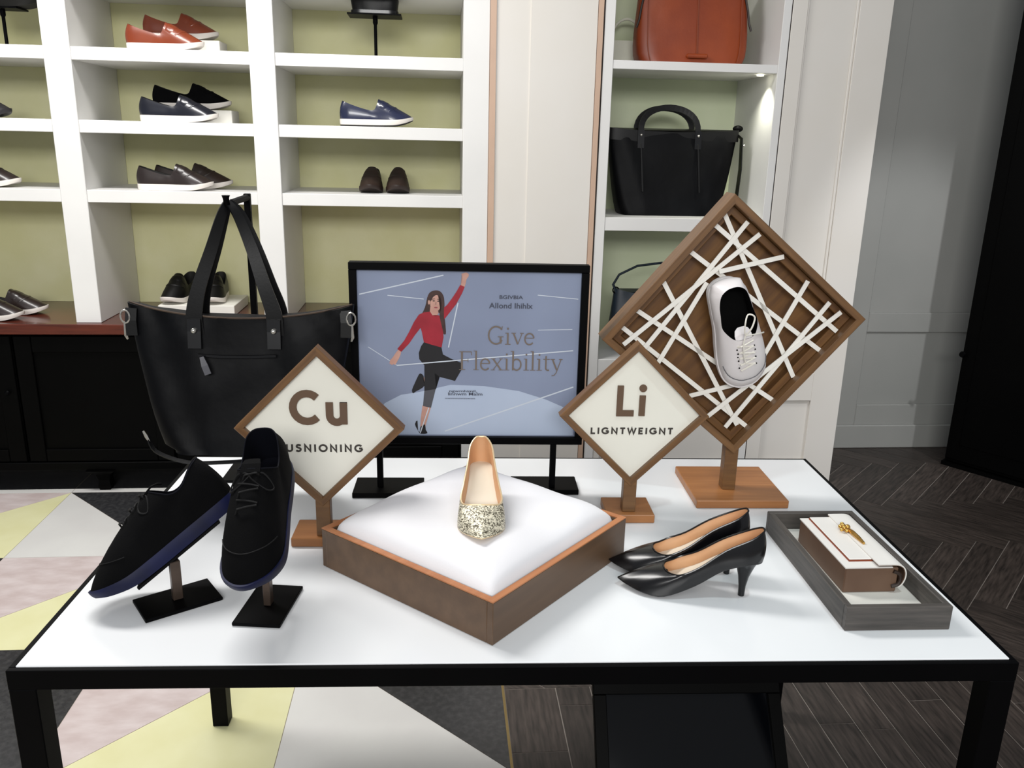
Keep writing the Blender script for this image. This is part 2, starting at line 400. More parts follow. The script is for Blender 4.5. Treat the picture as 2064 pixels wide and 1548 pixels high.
# ------------------------------------------------------------------ display niche
NI = thing('display_niche', 'white display niche with pale green back and bag shelves', 'shelving', wpos(0, 0, 0), WY)
N0, N1 = .375, 1.052
addobj('side_panel', box(.3345, N0, 0, .49, 0, 2.62, .0015), 'white', NI)
addobj('side_panel', box(N1, 1.0845, 0, .49, 0, 2.62, .0015), 'white', NI)
for z0, z1 in ((.51, .589), (1.148, 1.203), (1.787, 1.82), (2.45, 2.5)):
    addobj('shelf', box(N0, N1, .003, .47, z0, z1, .0015), 'white', NI)
addobj('back_panel', box(N0, N1, .47, .488, .51, 2.6), 'nicheback', NI)
lp = addobj('lower_panel', box(N0, N1, .02, .05, 0, .5095), 'cream', NI)
addobj('lower_rail', box(N0, N1, .003, .0198, 0, .1, .002), 'cream', NI)
addobj('lower_stile', box(N0, N0 + .03, .003, .0198, .1, .5095, .002), 'cream', NI)
# the one small lamp seen under the niche shelf
z = 1.787
addobj('led_puck', prism([(N1 - .045 + .014 * math.cos(i / 12 * 2 * PI), .07 + .014 * math.sin(i / 12 * 2 * PI)) for i in range(12)], z - .006, z), 'led', NI)
spot('niche_led', wpos(N1 - .045, .07, z - .012), wpos(N1 - .12, .12, z - .6), 6, 110, .8, (1, 1, .82), .012)

# ------------------------------------------------------------------ shoe builder
LOAFER = [  # Px Py Pz | Qx Qy Qz | a b     (x as a fraction of length, toe to heel)
    (1.0, 0, .015, .53, 0, .084, .42, .50), (.975, .020, .013, .53, .010, .083, .40, .50), (.90, .039, .007, .525, .019, .078, .36, .50),
    (.77, .048, .001, .51, .027, .062, .26, .52), (.60, .044, 0, .475, .031, .042, .10, .55), (.42, .036, 0, .40, .031, .040, -.05, .5),
    (.25, .034, 0, .25, .029, .051, -.1, .5), (.09, .031, 0, .10, .024, .066, -.1, .5), (.02, .018, 0, .045, .013, .073, -.25, .5), (0, 0, 0, .035, 0, .074, -.4, .5)]
DERBY = [
    (1.0, 0, .019, .38, 0, .090, .26, .54), (.975, .018, .017, .38, .010, .089, .26, .54), (.90, .036, .010, .365, .019, .085, .25, .54),
    (.77, .046, .002, .335, .027, .076, .20, .56), (.60, .043, 0, .30, .031, .066, .16, .58), (.42, .038, 0, .26, .030, .061, .05, .55),
    (.25, .036, 0, .20, .029, .063, -.08, .5), (.09, .032, 0, .10, .025, .078, -.1, .5), (.02, .019, 0, .045, .015, .0825, -.25, .5), (0, 0, 0, .032, 0, .083, -.4, .5)]
SNEAK = [
    (1.0, 0, .006, .50, 0, .080, .16, .62), (.98, .022, .006, .50, .011, .079, .16, .62), (.90, .042, .004, .48, .022, .075, .16, .62),
    (.76, .049, .002, .43, .031, .067, .15, .62), (.60, .046, 0, .37, .036, .058, .12, .60), (.42, .040, 0, .27, .033, .055, .05, .55),
    (.25, .038, 0, .19, .031, .056, -.05, .5), (.09, .034, 0, .10, .025, .064, -.1, .5), (.02, .020, 0, .055, .013, .069, -.2, .5), (0, 0, 0, .045, 0, .070, -.3, .5)]
def pumpz(x, H):
    if x > .68: return .004 + .006 * ((x - .68) / .32) ** 2
    t = min(1, (.68 - x) / .58); return .004 + (H - .004) * (t * t * (3 - 2 * t)) 
def PUMP(H, throat=.74, side=.030, heel=.056, square=False):
    rows = []; q1, q2, q3 = ((0, .012), (.01, .022), (.05, .029)) if square else ((.006, .008), (.022, .017), (.068, .026))
    for px, py, qx, qy, h, a, b in [(1.0, 0, throat, 0, .036, .35, .62), (.985, .005, throat - q1[0], q1[1], .036, .35, .62), (.93, .017, throat - q2[0], q2[1], .035, .3, .65),
                              (.82, .033, throat - q3[0], q3[1], .033, .22, .7), (.67, .037, min(.60, throat - .13), .032, side + .002, .05, .55), (.46, .029, .43, .028, side, -.05, .5),
                              (.27, .023, .27, .022, side + .005, -.08, .5), (.10, .021, .10, .018, heel - .012, -.1, .5), (.02, .012, .025, .009, heel - .001, -.3, .5), (0, 0, .012, 0, heel, -.5, .5)]:
        rows.append((px, py, pumpz(px, H), qx, qy, pumpz(qx, H) + h, a, b))
    return rows
def loops(half, n=4, asym=0):
    full = list(half) + [(p[0], -p[1], p[2], p[3], -p[4], p[5], p[6], p[7]) for p in half[-2:0:-1]]
    full = [(p[0], p[1] + asym * math.sin(PI * p[0]) * .5, p[2], p[3], p[4] + asym * math.sin(PI * p[3]) * .4, p[5], p[6], p[7]) for p in full]
    return crom(full, n)
def shoe(root, half, L, th, mats, wid=1, hgt=1, asym=0, sole_out=1.03, rows=9, tread=None, welt=.004):
    """mats: sole upper lining insole"""
    lp = loops(half, 4, asym)
    P = [Vector((q[0] * L, q[1] * wid, q[2] + th)) for q in lp]
    Q = [Vector((q[3] * L, q[4] * wid, q[2] * 0 + th + q[5] * hgt)) for q in lp]
    C = [Vector((p.x + (q.x - p.x) * e[6], p.y + (q.y - p.y) * e[6] * (.5 if e[6] > 0 else 1), p.z + (q.z - p.z) * e[7])) for p, q, e in zip(P, Q, lp)]
    # convex toe: lift control above the straight line
    for i, e in enumerate(lp):
        if e[6] < 0:
            C[i].x = P[i].x + (P[i].x - L * .25) * .02 * (1 if e[0] < .2 else 0); C[i].y = P[i].y * 1.10
            if e[0] < .06: C[i].x = -.006
    g = []
    for k in range(rows):
        t = k / (rows - 1); g.append([p * (1 - t) ** 2 + c * 2 * t * (1 - t) + q * t * t for p, c, q in zip(P, C, Q)])
    N = len(P)
    upper = addobj('upper', grid(g, closed_v=True), mats[1], root, smooth=True, ang=60)
    I = [Vector((L * .5 + (p.x - L * .5) * (.955 if p.x < L * .5 else .90), p.y * (.86 if p.x < L * .7 else .86 - .6 * (p.x / L - .7)), p.z + .0075 - .0065 * max(0, p.x / L) ** 5)) for p in P]
    lg = [[q * 1.0 + (i - q) * (k / 3) - Vector((0, 0, .0012)) * 1 for q, i in zip(Q, I)] for k in range(4)]
    for k in range(1, 3):
        for j in range(N):   # keep lining inside the upper
            lg[k][j].y *= .94
    addobj('lining', grid(lg, closed_v=True), mats[2], root, smooth=True)
    bm = bmesh.new(); V = [bm.verts.new(p) for p in I]
    bm.faces.new((V[0], V[1], V[N - 1])); bm.faces.new((V[N // 2], V[N // 2 - 1], V[N // 2 + 1]))
    for i in range(1, N // 2 - 1): bm.faces.new((V[i], V[i + 1], V[N - i - 1], V[N - i]))
    addobj('insole', bm, mats[3], root, smooth=True)
    cx = L * .5
    def lo(k, z): return [Vector((cx + (p.x - cx) * (1 + (k - 1) * .35), p.y * k, p.z + z * (1 - .40 * max(0, p.x / L) ** 5))) for p in P]
    def solid(a, b, nm, m):
        bm = bmesh.new(); A = [bm.verts.new(p) for p in a[0]]; top = A; allr = [A]
        for r_ in a[1:]: allr.append([bm.verts.new(p) for p in r_])
        for r1, r2 in zip(allr, allr[1:]):
            for i in range(N): bm.faces.new((r1[i], r1[(i + 1) % N], r2[(i + 1) % N], r2[i]))
        for V in (allr[0], allr[-1]):
            bm.faces.new((V[0], V[1], V[N - 1])); bm.faces.new((V[N // 2], V[N // 2 - 1], V[N // 2 + 1]))
            for i in range(1, N // 2 - 1): bm.faces.new((V[i], V[i + 1], V[N - i - 1], V[N - i]))
        return addobj(nm, bm, m, root, smooth=True, ang=50)
    t2 = .006 if tread else 0
    solid([lo(sole_out, welt), lo(sole_out + .01, 0), lo(sole_out + .005, -th * .5), lo(sole_out - .03, -th + t2)], None, 'sole', mats[0])
    if tread: solid([lo(sole_out - .02, -th + t2), lo(sole_out - .03, -th + .001)], None, 'tread', tread)
    return dict(P=P, Q=Q, C=C, N=N, g=g, lp=lp, L=L)
def surf_z(S, x, y):
    best, bd = 0, 1e9
    for r_ in S['g']:
        for v in r_:
            d = (v.x - x) ** 2 + (v.y - y) ** 2 * 1.0
            if d < bd: bd, best = d, v.z
    return best
def band(S, root, nm, m, t0, t1, half_n, off=.0018):
    N = S['N']; rows = []
    for k in range(6):
        t = t0 + (t1 - t0) * k / 5; r_ = []
        for j in range(-half_n, half_n + 1):
            p, c, q = S['P'][j % N], S['C'][j % N], S['Q'][j % N]
            v = p * (1 - t) ** 2 + c * 2 * t * (1 - t) + q * t * t
            cen = Vector((S['L'] * .55, 0, .0)); d = (v - cen).normalized(); e = off * (1 if 0 < k < 5 and abs(j) < half_n else .1)
            r_.append(v + Vector((0, d.y, 1)).normalized() * e)
        rows.append(r_)
    return addobj(nm, grid(rows), m, root, smooth=True, ang=80)
def laces(S, root, m, x0, x1, n, hw=.015, r=.0016, bow=False):
    L = S['L']
    for k in range(n):
        x = (x0 + (x1 - x0) * k / (n - 1)) * L; pts = []
        for j in range(7):
            y = hw * (j / 3 - 1); pts.append((x + (.004 if k % 2 else -.004) * (j / 3 - 1), y, surf_z(S, x, y) + .0026))
        addobj('lace', tube(pts, r, 6), m, root, smooth=True)
def loafer(name, label, L, mats, loc, rot, group=None, wid=1, hgt=1, th=.020, tread=None, asym=.006):
    root = thing(name, label, 'shoe', loc, group=group, rot=rot)
    S = shoe(root, LOAFER, L, th, mats, wid, hgt, asym, tread=tread)
    band(S, root, 'saddle_strap', mats[1], .70, .93, 13, .0025)
    band(S, root, 'apron_seam', mats[1], .50, .56, 12, .0022)
    return root

# ------------------------------------------------------------------ shelf shoes
def on_shelf(u, v, z, yaw=0, pitch=0): return wpos(u, v, z), (0, R(pitch), WY + R(yaw))
def put_loafer(label, u, v, z, L, upper, yaw=0, sole='whitesole', lining='darksole', group=None, name='loafer', pitch=0, **k):
    l, r = on_shelf(u, v, z + .0005, yaw, pitch)
    return loafer(name, label, L, (sole, upper, lining, lining), l, r, group, **k)
# riser blocks
def riser(label, u0, u1, v0, v1, z, h, m='box'):
    o = wobj('riser_block', box(-(u1 - u0) / 2, (u1 - u0) / 2, -(v1 - v0) / 2, (v1 - v0) / 2, .0005, h, .002), m, (u0 + u1) / 2, (v0 + v1) / 2, z)
    return tag(o, label, 'riser')
riser('white riser block behind the orange loafers', -1.50, -1.19, .17, .30, 1.808, .052)
riser('white riser block behind the navy loafer', -1.47, -1.16, .17, .30, 1.5433, .052)
put_loafer('orange patent loafer with white sole at the shelf edge', -1.52, .09, 1.808, .29, 'orangeshoe')
put_loafer('orange loafer raised on a block behind its pair', -1.497, .235, 1.8605, .29, 'orangeshoe')
put_loafer('navy patent loafer with white sole in front of a black one', -1.495, .09, 1.5433, .30, 'navyshoe')
put_loafer('black suede loafer raised behind the navy loafer', -1.485, .235, 1.5958, .31, 'blk_suede')
put_loafer('dark brown loafer of a pair, on the shelf under the navy shoes', -1.527, .08, 1.2788, .295, 'brownshoe')
put_loafer('dark brown loafer half hidden behind its brown pair', -1.50, .21, 1.2788, .315, 'brownmoc')
put_loafer('single shiny blue loafer with dark tread, alone on its shelf', -.714, .09, 1.5433, .292, 'blueshoe', tread='darksole', th=.024)
put_loafer('brown moccasin with toe to the front, one of a pair', -.603, .36, 1.2788, .29, 'brownmoc', yaw=-90, sole='brownmoc', group='brown moccasins', name='moccasin')
put_loafer('brown moccasin with toe to the front, one of a pair', -.492, .36, 1.2788, .29, 'brownmoc', yaw=-90, sole='brownmoc', group='brown moccasins', name='moccasin')
put_loafer('charcoal loafer alone beside the divider, below the small stand', -2.275, .10, 1.5433, .285, 'greyshoe', sole='greyshoe')
put_loafer('brown loafer with pale sole below the charcoal one', -2.29, .10, 1.2788, .30, 'brownshoe')
put_loafer('front dark brown loafer with white sole on the red counter', -2.33, .06, CT, .30, 'brownshoe')
put_loafer('rear dark brown loafer with white sole on the red counter', -2.30, .19, CT, .31, 'brownshoe')
riser('white card box on the counter under the black sneakers', -1.52, -1.20, .15, .42, CT, .045)
put_loafer('black slip-on shoe turned slightly outward on the white box', -1.435, .41, CT + .0455, .27, 'blk_leather', yaw=-100, group='slip-ons on the white box', name='slip_on_shoe', hgt=1.2)
put_loafer('black slip-on shoe facing straight ahead on the white box', -1.31, .415, CT + .0455, .27, 'blk_leather', yaw=-88, group='slip-ons on the white box', name='slip_on_shoe', hgt=1.2)

# small plate stands on the top visible shelf
def plate_stand(label, u, v, z, h, w_, d_):
    k = thing('plate_stand', label, 'display stand', wpos(u, v, z), WY)
    addobj('base', box(-.065, .065, -.05, .05, .0005, .005, .001), 'blackmetal', k)
    addobj('stem', tube([(0, 0, .005), (0, 0, h * .8), (0, 0, h * .85), (0, 0, h)], [.0065, .0065, .010, .010], 12), 'blackmetal', k, smooth=True)
    addobj('plate', box(-w_ / 2, w_ / 2, -d_ / 2, d_ / 2, h, h + .006, .001), 'blackmetal', k)
    return k
plate_stand('black plate stand carrying the black handbag', -.568, .13, 1.808, .155, .21, .13)
plate_stand('black plate stand carrying a black and white shoe', -1.985, .13, 1.808, .135, .15, .10)

# ------------------------------------------------------------------ bag builder
def bag_body(levels, n=48, e=4, wr=0, seed=0, sag=0):
    """levels: z, centre x, half width, half depth, exponent"""
    rows = []; rnd = random.Random(seed); ph = [rnd.uniform(0, 6.28) for _ in range(6)]
    for z, cx, hw, hd, ex in levels:
        r_ = []
        for k in range(n):
            a = k / n * 2 * PI; c, s = math.cos(a), math.sin(a)
            x = hw * math.copysign(abs(c) ** (2 / ex), c); y = hd * math.copysign(abs(s) ** (2 / ex), s)
            wv = wr * (math.sin(x * 60 + ph[0] + z * 22) * .6 + math.sin(x * 23 - z * 50 + ph[1]) * .5 + math.sin(x * 110 + z * 90 + ph[2]) * .25)
            y += wv * (1 if s > 0 else -1) * min(1, abs(s) * 1.5)
            zz = z + sag * (x / max(hw, 1e-4)) ** 2 * (z / levels[-1][0]) ** 3
            r_.append((cx + x, y, zz))
        rows.append(r_)
    return grid(rows, closed_v=True, cap0=True, cap1=True)
def lev(zs, f): return [(z, *f(z)) for z in zs]
def lerp(a, b, t): return a + (b - a) * max(0, min(1, t))

# black quilted bag bottom on stand
k = thing('handbag', 'black ruched handbag on the plate stand above the blue loafer', 'handbag', wpos(-.568, .13, 1.9695), WY)
addobj('body', bag_body(lev([0, .006, .02, .05, .09, .14, .17, .18], lambda z: (0, .085 + .012 * math.sin(z * 16), .05 - .12 * z ** 1.6, 4)), wr=.004, seed=3), 'blk_leather', k, smooth=True, ang=70)
for sy in (-1, 1):
    addobj('handle', tube([(.06 * math.cos(a), sy * .02, .17 + .10 * math.sin(a)) for a in [i / 14 * PI for i in range(15)]], .005, 8), 'blk_leather', k, smooth=True)
addobj('base_trim', bag_body(lev([0.0, .004, .012], lambda z: (0, .093, .056, 5))), 'blk_smooth', k, smooth=True)
loafer('display_shoe', 'black and white shoe on the small plate stand', .26, ('darksole', 'sneaker', 'darksole', 'darksole'), wpos(-2.10, .13, 1.9495), (0, 0, WY), th=.02)

# orange bag
k = thing('handbag', 'orange leather handbag with centre seam in the niche', 'handbag', wpos(.735, .2, 1.8205), WY)
addobj('body', bag_body(lev([0, .006, .018, .04, .08, .13, .19, .24, .30, .34], lambda z: (0, .236 - .030 * math.exp(-z / .022) - .06 * max(0, z - .12), lerp(.085, .03, z / .34), 5.5)), n=64, wr=.0015, seed=5), 'orange', k, smooth=True, ang=60)
addobj('centre_seam', ribbon([(.01, -.0885 + .163 * z, z) for z in (.04, .1, .16, .22, .28)], .004, .003, (1, 0, 0)), 'orangedk', k)
for sx in (-1, 1):
    addobj('side_seam', ribbon([(sx * lerp(.180, .196, z / .06), -.084 + .162 * z, z) for z in (.012, .04, .08, .14, .2, .3)], .004, .003, (1, 0, 0)), 'orangedk', k)
    addobj('side_cord', tube([(sx * .205, -.03, .30), (sx * .224, -.045, .22), (sx * .232, -.05, .17), (sx * .242, -.055, .14)], .0045, 6), 'brownmoc', k, smooth=True)
addobj('logo_plate', tube([(-.034, -.090, .034), (-.03, -.093, .034), (.05, -.093, .034), (.054, -.090, .034)], [.004, .009, .009, .004], 10), 'orange', k, smooth=True)
addobj('handle', tube([(.10 * math.cos(a), -.02, .33 + .14 * math.sin(a)) for a in [i / 14 * PI for i in range(15)]], .008, 8), 'orange', k, smooth=True)
# cream bag behind it
k = thing('handbag', 'small cream bag with round handle behind the orange handbag', 'handbag', wpos(.50, .37, 1.8205), WY)
addobj('body', bag_body(lev([0, .01, .05, .09, .11], lambda z: (0, .10 - .2 * z, .05 - .2 * z, 4))), 'creambag', k, smooth=True)
addobj('handle', tube([(.07 * math.cos(a), 0, .10 + .10 * math.sin(a)) for a in [i / 14 * PI for i in range(15)]], .006, 8), 'creambag', k, smooth=True)

# black tote in niche
k = thing('tote_bag', 'black fabric tote with two short handles on the niche shelf', 'tote bag', wpos(.69, .22, 1.2035), WY)
zs = [0, .005, .02, .05, .09, .13, .18, .23, .28, .32, .345]
addobj('body', bag_body(lev(zs, lambda z: (lerp(.0, .005, z / .34), lerp(.215, .285, (z / .34) ** .7), lerp(.10, .045, z / .34), 5)), n=72, wr=.004, seed=8, sag=.015), 'nylon', k, smooth=True, ang=65)
addobj('top_band', bag_body([(z, .005, .289, .048, 6) for z in (.305, .31, .345, .349)], n=64, sag=.015), 'blk_leather', k, smooth=True)
for sx in (-.145, .105):
    addobj('pleat', ribbon([(sx, -.058, .30), (sx + .006, -.075, .2), (sx + .012, -.09, .1)], .006, .006, (1, 0, 0)), 'blk_leather', k)
    tb = addobj('handle_tab', ribbon([(sx, -.052, .355), (sx, -.053, .33), (sx, -.058, .28)], .028, .005, (1, 0, 0)), 'blk_smooth', k)
    addobj('rivet', ball((sx, -.057, .335), .006), 'silver', tb, smooth=True)
for sy in (-1, 1):
    hp = [(-.02 + .125 * math.cos(a), sy * .045 + .02 * math.sin(a), .345 + .105 * math.sin(a) ** .75) for a in [i / 18 * PI for i in range(19)]]
    addobj('handle', ribbon(hp, .024, .007, (0, 0.3, 1) if 0 else [Vector((math.cos(i / 18 * PI), 0, math.sin(i / 18 * PI))) for i in range(19)]), 'blk_leather', k)
st = addobj('shoulder_strap', ribbon([(.285, 0, .355), (.305, -.03, .33), (.31, -.035, .2), (.305, -.03, .05), (.295, -.03, .006)], .035, .004, (0, 1, .2)), 'blk_leather', k)
addobj('buckle', ball((.292, -.01, .37), .018, s=(1.3, .7, .8)), 'blk_metal' if 'blk_metal' in M else 'blackmetal', st)
addobj('snap', ball((.31, -.055, .30), .005), 'silver', st)
# navy bag at the bottom of the niche
k = thing('handbag', 'dark navy shoulder bag at the bottom of the niche', 'handbag', wpos(.66, .2, .5895), WY)
addobj('body', bag_body(lev([0, .006, .02, .06, .11, .17, .22, .255], lambda z: (0, .175 + .03 * math.sin(min(1, z / .12) * PI / 2) - .12 * max(0, z - .10), lerp(.08, .025, z / .255), 3.6)), n=56, wr=.003, seed=2, sag=.03), 'navybag', k, smooth=True, ang=65)
addobj('strap', tube([(-.185 + .01, -.01, .26), (-.195, -.01, .30), (-.17, -.01, .345), (-.09, -.01, .385), (.02, -.01, .40), (.12, -.01, .375), (.17, -.01, .32), (.18, -.01, .26)], .0085, 8, flat=.6), 'navybag', k, smooth=True)
addobj('ring', tube([(-.182 + .014 * math.cos(a), -.012, .275 + .014 * math.sin(a)) for a in [i / 12 * 2 * PI for i in range(12)]], .003, 6, closed=True), 'blackmetal', k, smooth=True)

# ------------------------------------------------------------------ display table
TB = thing('display_table', 'long white-topped display table with black metal frame', 'table', tpos(0, 0, 0), TYAW)
RH, LW = .034, .040
addobj('table_top', box(.006, TW - .006, .006, TD - .006, TH - .012, TH, .001), 'tabletop', TB)
e = .0055
addobj('rail', box(-.004, TW + .004, -.004, e, TH - RH, TH - .0015, .001), 'blackmetal', TB)
addobj('rail', box(-.004, TW + .004, TD - e, TD + .004, TH - RH, TH - .0015, .001), 'blackmetal', TB)
addobj('rail', box(-.004, e, e, TD - e, TH - RH, TH - .0015, .001), 'blackmetal', TB)
addobj('rail', box(TW - e, TW + .004, e, TD - e, TH - RH, TH - .0015, .001), 'blackmetal', TB)
addobj('under_frame', box(e, TW - e, e, TD - e, TH - .03, TH - .0125), 'blackmetal', TB)
for x in (-.004, TW + .004 - LW):
    for y in (-.0038, TD + .0038 - LW):
        addobj('leg', box(x, x + LW, y, y + LW, 0, TH - RH, .0015), 'blackmetal', TB)

# foot mirror below the table
mk = thing('floor_mirror', 'black-framed tilted foot mirror on the floor under the table', 'mirror', (0, 0, 0))
mk.location = (.4145, 1.33, 0); mk.rotation_euler = (R(53), 0, R(3))
mw, ml, fr = .415, .455, .028
addobj('glass', box(-mw / 2 + fr, mw / 2 - fr, fr, ml - fr, -.016, -.008), 'mirror', mk)
for q in ((-mw / 2, mw / 2, 0, fr), (-mw / 2, mw / 2, ml - fr, ml), (-mw / 2, -mw / 2 + fr, fr, ml - fr), (mw / 2 - fr, mw / 2, fr, ml - fr)):
    addobj('frame_rail', box(*q, -.022, 0, .0015), 'blackcab', mk)
sp = addobj('back_support', box(-.17, .17, 0, .012, -.34, -.02), 'blackcab', mk)
sp.location = (0, .40, 0); sp.rotation_euler = (R(37), 0, 0)

# ------------------------------------------------------------------ lettering from strokes
def arc(cx, cy, rx, ry, a0, a1, n=18): return [(cx + rx * math.cos(R(a0 + (a1 - a0) * i / n)), cy + ry * math.sin(R(a0 + (a1 - a0) * i / n))) for i in range(n + 1)]
SANS = {
    'C': (.86, [arc(.46, .5, .40, .42, 45, 315)]), 'O': (.94, [arc(.47, .5, .40, .42, 0, 360, 28)]),
    'u': (.60, [[(.08, .66), (.08, .30)] + arc(.28, .27, .20, .21, 180, 360, 12) + [(.48, .66)], [(.48, .66), (.48, 0)]]),
    'U': (.76, [[(.09, 1), (.09, .38)] + arc(.38, .36, .29, .28, 180, 360, 14) + [(.67, 1)]]),
    'L': (.56, [[(.09, 1), (.09, .085), (.55, .085)]]), 'i': (.20, [[(.09, 0), (.09, .68)]]),
    'I': (.22, [[(.1, 0), (.1, 1)]]), 'N': (.80, [[(.09, 0), (.09, .93), (.68, .07), (.68, 1)]]), 'T': (.64, [[(0, .915), (.62, .915)], [(.31, .9), (.31, 0)]]),
    'E': (.58, [[(.54, .915), (.09, .915), (.09, .085), (.54, .085)], [(.09, .5), (.48, .5)]]),
    'W': (1.08, [[(.02, 1), (.27, .05), (.52, .95), (.77, .05), (1.02, 1)]]),
    'G': (.90, [arc(.46, .5, .40, .42, 42, 350), [(.50, .47), (.86, .47)]]),
    'S': (.64, [[(.56, .82), (.47, .90), (.33, .925), (.18, .89), (.11, .77), (.14, .64), (.28, .56), (.42, .50), (.53, .40), (.54, .25), (.45, .12), (.30, .075), (.15, .10), (.06, .20)]]),
}
def stroke(bm, pts, wd, ox, oz, sc_, y, th):
    pts = [Vector((ox + p[0] * sc_, oz + p[1] * sc_)) for p in pts]; n = len(pts); Lr = []
    closed = (pts[0] - pts[-1]).length < 1e-6
    for i, p in enumerate(pts):
        if closed: a = pts[i - 1] if i else pts[-2]; b = pts[i + 1] if i < n - 1 else pts[1]
        else: a = pts[max(i - 1, 0)]; b = pts[min(i + 1, n - 1)]
        d1 = (p - a) if (p - a).length > 1e-9 else (b - p); d2 = (b - p) if (b - p).length > 1e-9 else d1
        d1.normalize(); d2.normalize(); t_ = (d1 + d2); t_ = t_.normalized() if t_.length > 1e-6 else d1
        nn = Vector((-t_.y, t_.x)); k = 1 / max(.45, nn.dot(Vector((-d1.y, d1.x)))); ww = wd / 2 * k
        Lr.append((p + nn * ww, p - nn * ww))
    rows = [[(a.x, y, a.y), (b.x, y, b.y), (b.x, y - th, b.y), (a.x, y - th, a.y)] for a, b in Lr]
    grid(rows, closed_v=True, bm=bm, cap0=True, cap1=True)
def sans(text, x0, z0, h, wd, y, th, m, parent, width=None, gap=.14, name='lettering'):
    tot = sum(SANS[c][0] for c in text) + gap * (len(text) - 1); kx = (width / (tot * h)) if width else 1
    bm = bmesh.new(); x = x0
    for c in text:
        adv, st_ = SANS[c]
        for n_s, s_ in enumerate(st_): stroke(bm, [(p[0] * kx, p[1]) for p in s_], wd, x, z0, h, y, th + .00012 * n_s)
        if c == 'i':
            b = bmesh.new(); bmesh.ops.create_cone(b, segments=18, radius1=wd * .62, radius2=wd * .62, depth=th, cap_ends=True, matrix=Matrix.Translation((x + .09 * kx * h, y - th / 2, z0 + .92 * h)) @ Matrix.Rotation(PI / 2, 4, 'X')); join(bm, b)
        x += (adv + gap) * h * kx
    return addobj(name, bm, m, parent)

# ------------------------------------------------------------------ element signs
def rail_poly(L, w_, d_):
    """mitred rail centred on x, outer edge at z=0, inner at z=-w_; depth -d_/2..d_/2 in y"""
    b = bmesh.new(); o = L / 2; i = L / 2 - w_
    f = [(-o, 0), (o, 0), (i, -w_), (-i, -w_)]
    A = [b.verts.new((x, -d_ / 2, z)) for x, z in f]; B = [b.verts.new((x, d_ / 2, z)) for x, z in f]
    b.faces.new(A); b.faces.new(B[::-1])
    for k_ in range(4): b.faces.new((A[k_], B[k_], B[(k_ + 1) % 4], A[(k_ + 1) % 4]))
    bmesh.ops.bevel(b, geom=[e_ for e_ in b.edges if abs(e_.verts[0].co.z - e_.verts[1].co.z) < 1e-6 and abs(e_.verts[0].co.y - e_.verts[1].co.y) < 1e-6], offset=.0012, segments=1, affect='EDGES')
    return b
def diamond(root, cz, side, w_, d_, m, roll=0, nm='frame_rail', y=0):
    for i in range(4):
        a = PI / 4 + i * PI / 2 + roll
        o = addobj(nm, rail_poly(side, w_, d_), m, root)
        # outward normal direction at angle a in x-z plane
        o.matrix_local = Matrix.Translation((math.cos(a) * side / 2, y, cz + math.sin(a) * side / 2)) @ Matrix.Rotation(-(a - PI / 2), 4, 'Y')
def panel(root, nm, cz, side, y0, y1, m, roll=0):
    o = addobj(nm, box(-side / 2, side / 2, y0, y1, -side / 2, side / 2), m, root)
    o.matrix_local = Matrix.Translation((0, 0, cz)) @ Matrix.Rotation(-(PI / 4 + roll), 4, 'Y'); return o
def sign(label, s, t, cz, side, big, small, bw, base, lx, lz, lh, cx0, cz0, cwid, ch):
    k = thing('element_sign', label, 'sign', tpos(s, t, TH), TYAW)
    z = cz - TH; d_ = .026; w_ = .0125
    diamond(k, z, side, w_, d_, 'wood'); pn = panel(k, 'board', z, side - 2 * w_ + .004, -.002, .006, 'board')
    hd = side / 2 * 1.41421
    addobj('post', box(-.0135, .0135, -.012, .012, .0185, z - hd + .017, .001), 'wood', k)
    x0, x1, y0, y1 = base
    addobj('base', box(x0, x1, y0, y1, .0005, .0185, .0015), 'woodbase', k)
    sans(big, lx, lz - TH, lh, bw, -.002, .0035, 'letter', k, gap=.16)
    sans(small, cx0, cz0 - TH, ch, .0034, -.002, .001, 'caption', k, width=cwid, gap=.30, name='caption')
    return k
sign('wooden diamond sign lettered Cu behind the dark lace-up shoes', .389, .40, .9835, .220, 'Cu', 'CUSNIONING', .0135, (-.061, .061, -.022, .062), -.052, .990, .064, -.084, .935, .161, .0145)
sign('wooden diamond sign lettered Li beside the large strip frame', .996, .51, .9755, .2145, 'Li', 'LIGNTWEIGNT', .0125, (-.047, .052, -.028, .064), -.036, .974, .063, -.086, .9345, .168, .0135)

# ------------------------------------------------------------------ big shadow-box frame with strips and sneaker
k = thing('strip_frame', 'large wooden diamond shadow box crossed by white strips', 'display frame', tpos(1.2145, .63, TH), TYAW)
BZ = 1.1335 - TH; BS = .392; RO = R(5.2); DEP = .062
diamond(k, BZ, BS, .0145, DEP, 'wood', RO)
diamond(k, BZ, BS - .0295, .016, DEP - .03, 'wooddark', RO, 'inner_rail', .012)
panel(k, 'back_board', BZ, BS - .03, .024, .030, 'wooddark', RO)
addobj('post', box(.012, .041, -.014, .014, .0185, .118, .001), 'wood', k)
addobj('base', box(-.06, .142, -.075, .125, .0005, .0185, .0015), 'woodbase', k)
STRIPS = [(-.037, .236, .146, -.108), (-.055, .213, .227, -.006), (.012, .220, -.183, -.047), (.039, .196, -.228, -.039), (.093, .151, -.039, .118), (-.101, .158, .196, -.048), (-.152, .095, .033, -.217), (.151, .101, .063, -.085), (.202, .057, .006, -.221), (.228, .037, -.035, -.195), (-.235, .000, .054, -.220), (-.205, .035, .105, -.159), (-.078, -.151, .040, -.119), (-.153, -.080, -.062, .095)]
for i, (x0, z0, x1, z1) in enumerate(STRIPS):
    y = -.0065 - .0021 * (i % 5)
    addobj('strip', ribbon([(x0, y, BZ + z0), (x1, y, BZ + z1)], .0095, .002, (z1 - z0, 0, x0 - x1)), 'strip', k)
